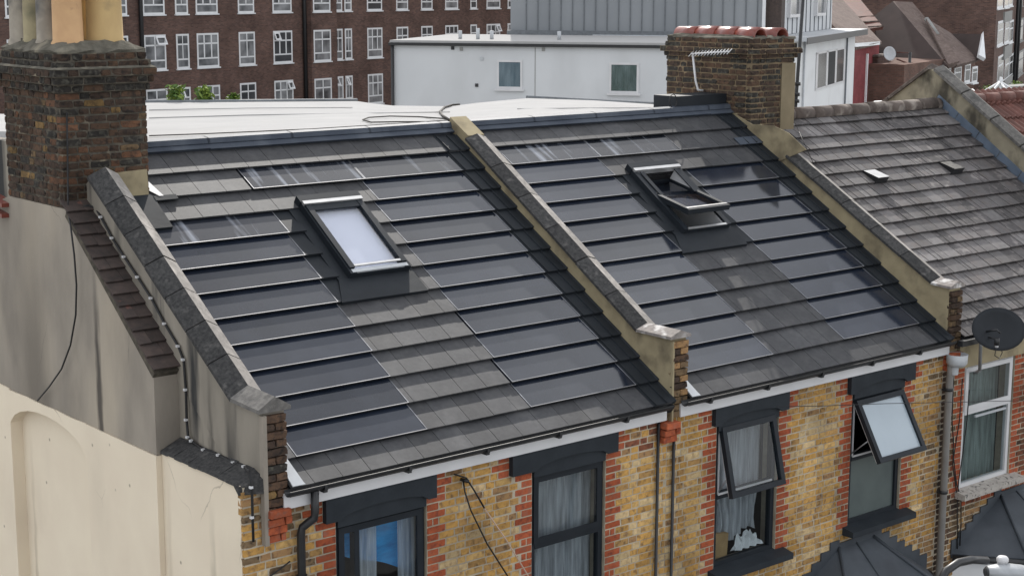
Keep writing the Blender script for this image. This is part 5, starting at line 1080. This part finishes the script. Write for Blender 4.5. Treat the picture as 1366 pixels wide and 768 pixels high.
# small yard things between the houses
P8 = Plane(1185, 110, 80, 70)
H8 = thing('yard_outbuilding', 'small dark brick outbuilding with a red tiled lean to and white door behind the ridge', 'outbuilding', tuple(P8.w(0, 2, -5.8)))
a, z1 = P8.at(1171, 76); b, _ = P8.at(1188, 76); c, z2 = P8.at(1262, 89)
mb = MB(); mb.box(a, b, 0, 1.5, -5.8, z1); mb.box(b+.05, P8.at(1218, 110)[0], .1, 1.5, -5.8, P8.at(1200, 100)[1]); mb.build('wall', 'bb1', H8, P8.mtx)
mb = MB(); mb.box(a-.06, b+.04, -.06, 1.5, z1, z1+.08); mb.build('coping', 'ridge_clay', H8, P8.mtx)
far_poly(((1188, 84), (1213, 90), (1218, 94), (1188, 97)), (84, 86, 83, 81), .1, 'red_tile', 'roof', H8)
p, z1 = P8.at(1187, 95); q, z0 = P8.at(1217, 99); mb = MB(); mb.box(p, q, -.12, .1, z0, z0+.16); mb.build('fascia', 'white_paint', H8, P8.mtx)
for (ua, ub, m) in ((1190, 1198, 'concrete'), (1203, 1209, 'white_paint'), (1198.5, 1203, 'room')):
    p, z1 = P8.at(ua, 101); q, z0 = P8.at(ub, 138); mb = MB(); mb.box(p, q, -.05, .1, z0, z1); mb.build('door', m, H8, P8.mtx)
for pts in (((1190, 107), (1199, 101), (1200, 92)), ((1207, 106), (1213, 100), (1214, 70)), ((1214, 128), (1214, 84)), ((1227, 96), (1227, 112)), ((1166, 133), (1170, 120), (1171, 96))):
    mb = MB(); mb.tube([CP+ray(u, v)*79 for u, v in pts], .07, 6); mb.build('pipe', 'black_metal', H8)
far_poly(((1168, 96.5), (1174, 95.5), (1174, 98), (1168, 99)), (78.5,)*4, .1, 'white_paint', 'bracket', H8)
DG = thing('satellite_dish', 'round pale grey satellite dish above the small dark brick outbuilding', 'satellite dish', tuple(CP+ray(1185, 82)*78))
def dish(parent, C_, ax, up, ra_, rb_, depth, m, n=28):
    ax = ax.normalized(); rt = ax.cross(up).normalized(); u2 = rt.cross(ax).normalized(); mb = MB(); K = 5
    for side in (0, 1):
        for j in range(K+1):
            r = j/K
            for i in range(n): t = 2*math.pi*i/n; mb.v.append(tuple(C_+rt*ra_*r*math.cos(t)+u2*rb_*r*math.sin(t)+ax*(depth*r*r-side*.012)))
    N2 = (K+1)*n
    for side in (0, 1):
        for j in range(K):
            for i in range(n): i2 = (i+1) % n; b = side*N2; mb.f.append((b+j*n+i, b+j*n+i2, b+(j+1)*n+i2, b+(j+1)*n+i)); mb.m.append(0); mb.sm.append(True)
    for i in range(n): i2 = (i+1) % n; mb.f.append((K*n+i, K*n+i2, N2+K*n+i2, N2+K*n+i)); mb.m.append(0); mb.sm.append(False)
    return mb.build('reflector', m, parent)
dish(DG, CP+ray(1185.5, 72)*78, -CF+CR*.5, Vector((0, 0, 1)), .37, .34, .08, 'pale_grey')
mb = MB(); mb.tube([CP+ray(1185, 84)*78.2, CP+ray(1185, 72)*78.1], .03, 6); mb.build('bracket', 'galv', DG)
mb = MB(); A = [CP+ray(u, v)*79 for u, v in ((1196, 70), (1214, 71), (1214, 86))]; mb.tube(A, .03, 6); mb.tube([CP+ray(u, v)*79 for u, v in ((1196, 79), (1214, 86))], .04, 6); o = mb.build('washing_frame', 'red_tile'); o['label'] = 'rusty rectangular metal frame standing beside the round grey dish'; o['category'] = 'frame'
mb = MB()
for k in range(5): mb.tube([CP+ray(1277+5*k, 118+.4*k)*50, CP+ray(1284+5.5*k, 127)*48], .03, 5)
far = mb.build('glazed_lean_to', 'white_paint'); far['label'] = 'white glazing bars of a small lean to roof behind the stained party wall'; far['category'] = 'lean to'
mb = MB(); c = CP+ray(1334, 124)*52
for k in range(6): t = k*math.pi/3; mb.tube([c+Vector((0, 0, .35)), c+Vector((.7*math.cos(t), .7*math.sin(t), -.1))], .035, 5)
mb.tube([c+Vector((0, 0, .5)), c+Vector((0, 0, -1.2))], .04, 6); o = mb.build('garden_parasol_frame', 'white_paint'); o['label'] = 'folded white parasol frame in the yard above the red ridge'; o['category'] = 'parasol'
mb = MB(); c = CP+ray(1358, 117)*54; mb.box(c.x-.4, c.x+1.2, c.y, c.y+.6, c.z-1.0, c.z+.05); o = mb.build('planter', 'concrete'); o['label'] = 'pale concrete planter near the right picture edge beyond the red roof'; o['category'] = 'planter'
shrub('light green bush beyond the red ridge left of the white parasol frame', 1320, 121, .5, .25, 11, yd=30, zdrop=2)
shrub('small light green plant in the pale planter at the right edge', 1357, 112, .35, .14, 12, yd=32, zdrop=1)
mb = MB(); p = CP+ray(1178, 137)*40; mb.lathe((p.x, p.y, p.z-.3), [(.0, .35), (.22, .33), (.26, .25), (.2, .2), (.2, -1)], 14); o = mb.build('flue_cap', 'white_paint'); o['label'] = 'low white domed flue just behind the old clay ridge'; o['category'] = 'flue'
# ------------------------------------------------------------------ near odds and ends
# big dark satellite dish
C_ = at_y(1330, 440, -.35); SD = thing('satellite_dish', 'large dark grey oval satellite dish fixed below the gutter of the dark brick house', 'satellite dish', tuple(at_y(1305, 470, .09)))
dish(SD, C_+Vector((0, 0, 0)), Vector((-.42, -.80, .42)), Vector((0, 0, 1)), .36, .275, .05, 'dish_grey')
mb = MB(); mb.tube([at_y(1309, 437, -.2), at_y(1307, 494, -.12)], .022, 8); mb.tube([at_y(1298, 440, -.2), at_y(1312, 441, -.2)], .014, 6); mb.tube([at_y(1307, 494, -.12), at_y(1300, 497, .09)], .02, 6); mb.build('mast', 'galv', SD)
mb = MB(); mb.tube([at_y(1311, 443, -.22), at_y(1330, 440, -.48), at_y(1334, 444, -.5)], .014, 6); mb.tube([at_y(1311, 448, -.22), at_y(1330, 452, -.48)], .01, 6); mb.build('arm', 'black_metal', SD)
q = at_y(1330, 455, -.52); mb = MB(); mb.tube([q+Vector((0, 0, .04)), q-Vector((0, 0, .05))], .032, 10); mb.build('receiver', 'black_metal', SD); mb = MB(); mb.tube([q+Vector((0, 0, -.045)), q-Vector((0, 0, .075))], .022, 8); mb.build('receiver_cap', 'white_pvc', SD)
cable('cable', 'black cable drooping from the receiver of the large dark satellite dish', [at_y(u, v, -.45) for u, v in ((1329, 462), (1327, 474), (1333, 478), (1337, 470), (1335, 462))], .006)
for i, (us, lb) in enumerate((((( 1272, 500), (1270, 560), (1272, 590), (1271, 620), (1276, 655), (1282, 668), (1282, 700), (1279, 760)), 'leftmost of the black cables dropping down the dark brick wall beside the grey downpipe'), (((1284, 505), (1280, 560), (1272, 610), (1276, 645), (1281, 660)), 'middle black cable curving down the dark brick wall beside the grey downpipe'), (((1293, 520), (1290, 560), (1285, 600), (1279, 640), (1277, 668), (1277, 765)), 'rightmost of the black cables next to the white framed window'))):
    cable('cable', lb, [at_y(u, v, .07) for u, v in us], .008)
cable('overhead_wire', 'thin overhead wire crossing the brick front of the middle house towards the right', [at_y(u, v, -.25) for u, v in ((1035, 542), (1100, 541), (1180, 538), (1280, 536), (1366, 534), (1400, 534))], .004)
cable('rope', 'pale reddish rope strung diagonally down from an iron eye between the two left windows', [at_y(646, 677, .0), at_y(675, 719, -.1), at_y(705, 768, -.2), at_y(720, 792, -.2)], .008, 'rope', 'rope')
cable('cable', 'black cable hanging from the iron eye towards the bottom edge, below the short joining cable', [at_y(618, 641, .06), at_y(620, 655, .0), at_y(628, 680, .0), at_y(650, 725, .0), at_y(680, 772, -.0)], .008)
cable('cable', 'short black cable joining the iron eye to the pale diagonal rope', [at_y(606, 632, .07), at_y(622, 637, .05), at_y(634, 656, .0), at_y(646, 677, .0)], .009)
q = at_y(621, 639, .06); mb = MB(); mb.tube([q+Vector((-.03, .03, 0)), q+Vector((0, -.04, -.01)), q+Vector((.04, .02, -.03))], .018, 8); o = mb.build('wall_hook', 'black_metal'); o['label'] = 'black iron eye fixed high in the yellow bricks between the two left windows'; o['category'] = 'hook'
cable('cable', 'thin black cable sagging left from the black downpipe at the bottom left brickwork', [at_y(u, v, .05) for u, v in ((387, 748), (378, 755), (366, 764), (350, 775))], .007)
cable('cable', 'black cable hanging from the big chimney corner down over the grey rendered gable', [Vector(at_y(89, 150, 3.21)), at_y(90, 200, 3.21), at_y(91, 283, 3.19)]+[at_x(u, v, -5.28) for u, v in ((94, 300), (99, 340), (102, 380), (101, 420), (94, 460), (82, 492), (66, 515), (50, 534))], .009)
cp = [at_y(91, 284, 3.17), at_y(118, 274, 3.15), at_y(128, 278, 3.1)]+[at_x(u, v, XL0-.02) for u, v in ((135, 290), (150, 318), (166, 343), (184, 370), (202, 398), (220, 432), (238, 462), (245, 480), (248, 520), (249, 560), (251, 583), (256, 588), (272, 600), (292, 607), (312, 617), (326, 622))]+[at_y(u, v, .02) for u, v in ((333, 628), (336, 650), (337, 690), (338, 722))]
cable('cable', 'black cable clipped along the foot of the left party wall down to the front corner', cp, .013)
CC = bpy.data.objects[-1] if False else None
clipm = MB(); clipm.box(-.014, .014, -.014, .014, -.010, .010); cme = clipm.mesh('cable_clip', ['white_pvc'])
par = [o for o in COL.objects if o.get('label', '').startswith('black cable clipped')][0]
for i in list(range(3, 19))+[20, 21]: add('clip', cme, par, Matrix.Translation(cp[i]+Vector((-.012, -.006, .006))))
# aerial
AE = thing('tv_aerial', 'white television aerial with short ribbed boom fixed to the side of the right chimney', 'aerial', tuple(at_x(938, 120, 4.84)))
mb = MB(); mb.tube([at_x(938, 121, 4.86), at_x(931, 120, 4.80), at_x(928, 108, 4.80), at_x(924, 71, 4.80)], .016, 8); mb.build('pole', 'white_pvc', AE)
A, B = at_x(922, 72, 4.78), at_x(973, 69, 4.6); mb = MB(); mb.tube([A, B], .012, 6); mb.build('boom', 'white_pvc', AE)
mb = MB()
for k in range(13): q = A.lerp(B, k/12); mb.tube([q-Vector((.05, -.0, .035)), q+Vector((.05, -.0, .035))], .006, 5)
mb.build('elements', 'white_pvc', AE, kind='stuff')
# thin wires over the old roof
for k, (p, q) in enumerate((((1054, 178), (1092, 208)), ((1061, 165), (1085, 218)))):
    nR = rp(0, 0, 1); P = []
    for u, v in (p, q): d = ray(u, v); P.append(CP+d*((.06-CP.dot(nR))/d.dot(nR)))
    cable('overhead_wire', ['thin dark wire crossing the old tiles beside the right chimney, the flatter one', 'thin dark wire crossing the old tiles beside the right chimney, the steeper one'][k], P, .005)
# street lamp
yl = -2.6
SL = thing('street_lamp', 'street lamp with curved black arm and a white sensor cap at the bottom right', 'street lamp', tuple(Vector((at_y(1262, 768, yl).x, yl, -5.68))))
b = at_y(1254, 775, yl); mb = MB(); mb.tube([(b.x, yl, -5.68), (b.x, yl, b.z-.3), b, at_y(1262, 761, yl), at_y(1278, 750, yl), at_y(1296, 746, yl), at_y(1316, 747, yl)], .042, 12); mb.build('pole', 'black_metal', SL)
def lerp(a, b, t): return a+(b-a)*t
mb = MB(); e = Vector((.64, .77, 0)); c = at_y(1330, 762, yl); e = Vector((CR.x, CR.y, 0)).normalized(); f_ = Vector((-e.y, e.x, 0)); prof = [(-.13, .03, .05), (-.10, .06, .08), (0.0, .075, .12), (.12, .085, .13), (.26, .07, .11), (.40, .03, .08), (.43, .0, .03)]
n = 14
for (x, zt, wd) in prof:
    for i in range(n): t = 2*math.pi*i/n; q = c+e*x+f_*wd*math.cos(t)+Vector((0, 0, (zt if math.sin(t) > 0 else .045)*math.sin(t))); mb.v.append(tuple(q))
for j in range(len(prof)-1):
    for i in range(n): i2 = (i+1) % n; mb.f.append((j*n+i, j*n+i2, (j+1)*n+i2, (j+1)*n+i)); mb.m.append(0 if j > 0 else 1); mb.sm.append(True)
mb.f.append(tuple(range(n))); mb.m.append(1); mb.sm.append(False)
mb.build('lamp_head', ['lamp_top', 'lamp_body'], SL)
q = at_y(1337, 752, yl); mb = MB(); mb.lathe((q.x, q.y, q.z-.02), [(.055, -.03), (.055, .05), (.062, .055), (.062, .085), (.045, .105), (0, .11)], 18); mb.build('sensor_cap', 'white_pvc', SL)
flush_bricks()
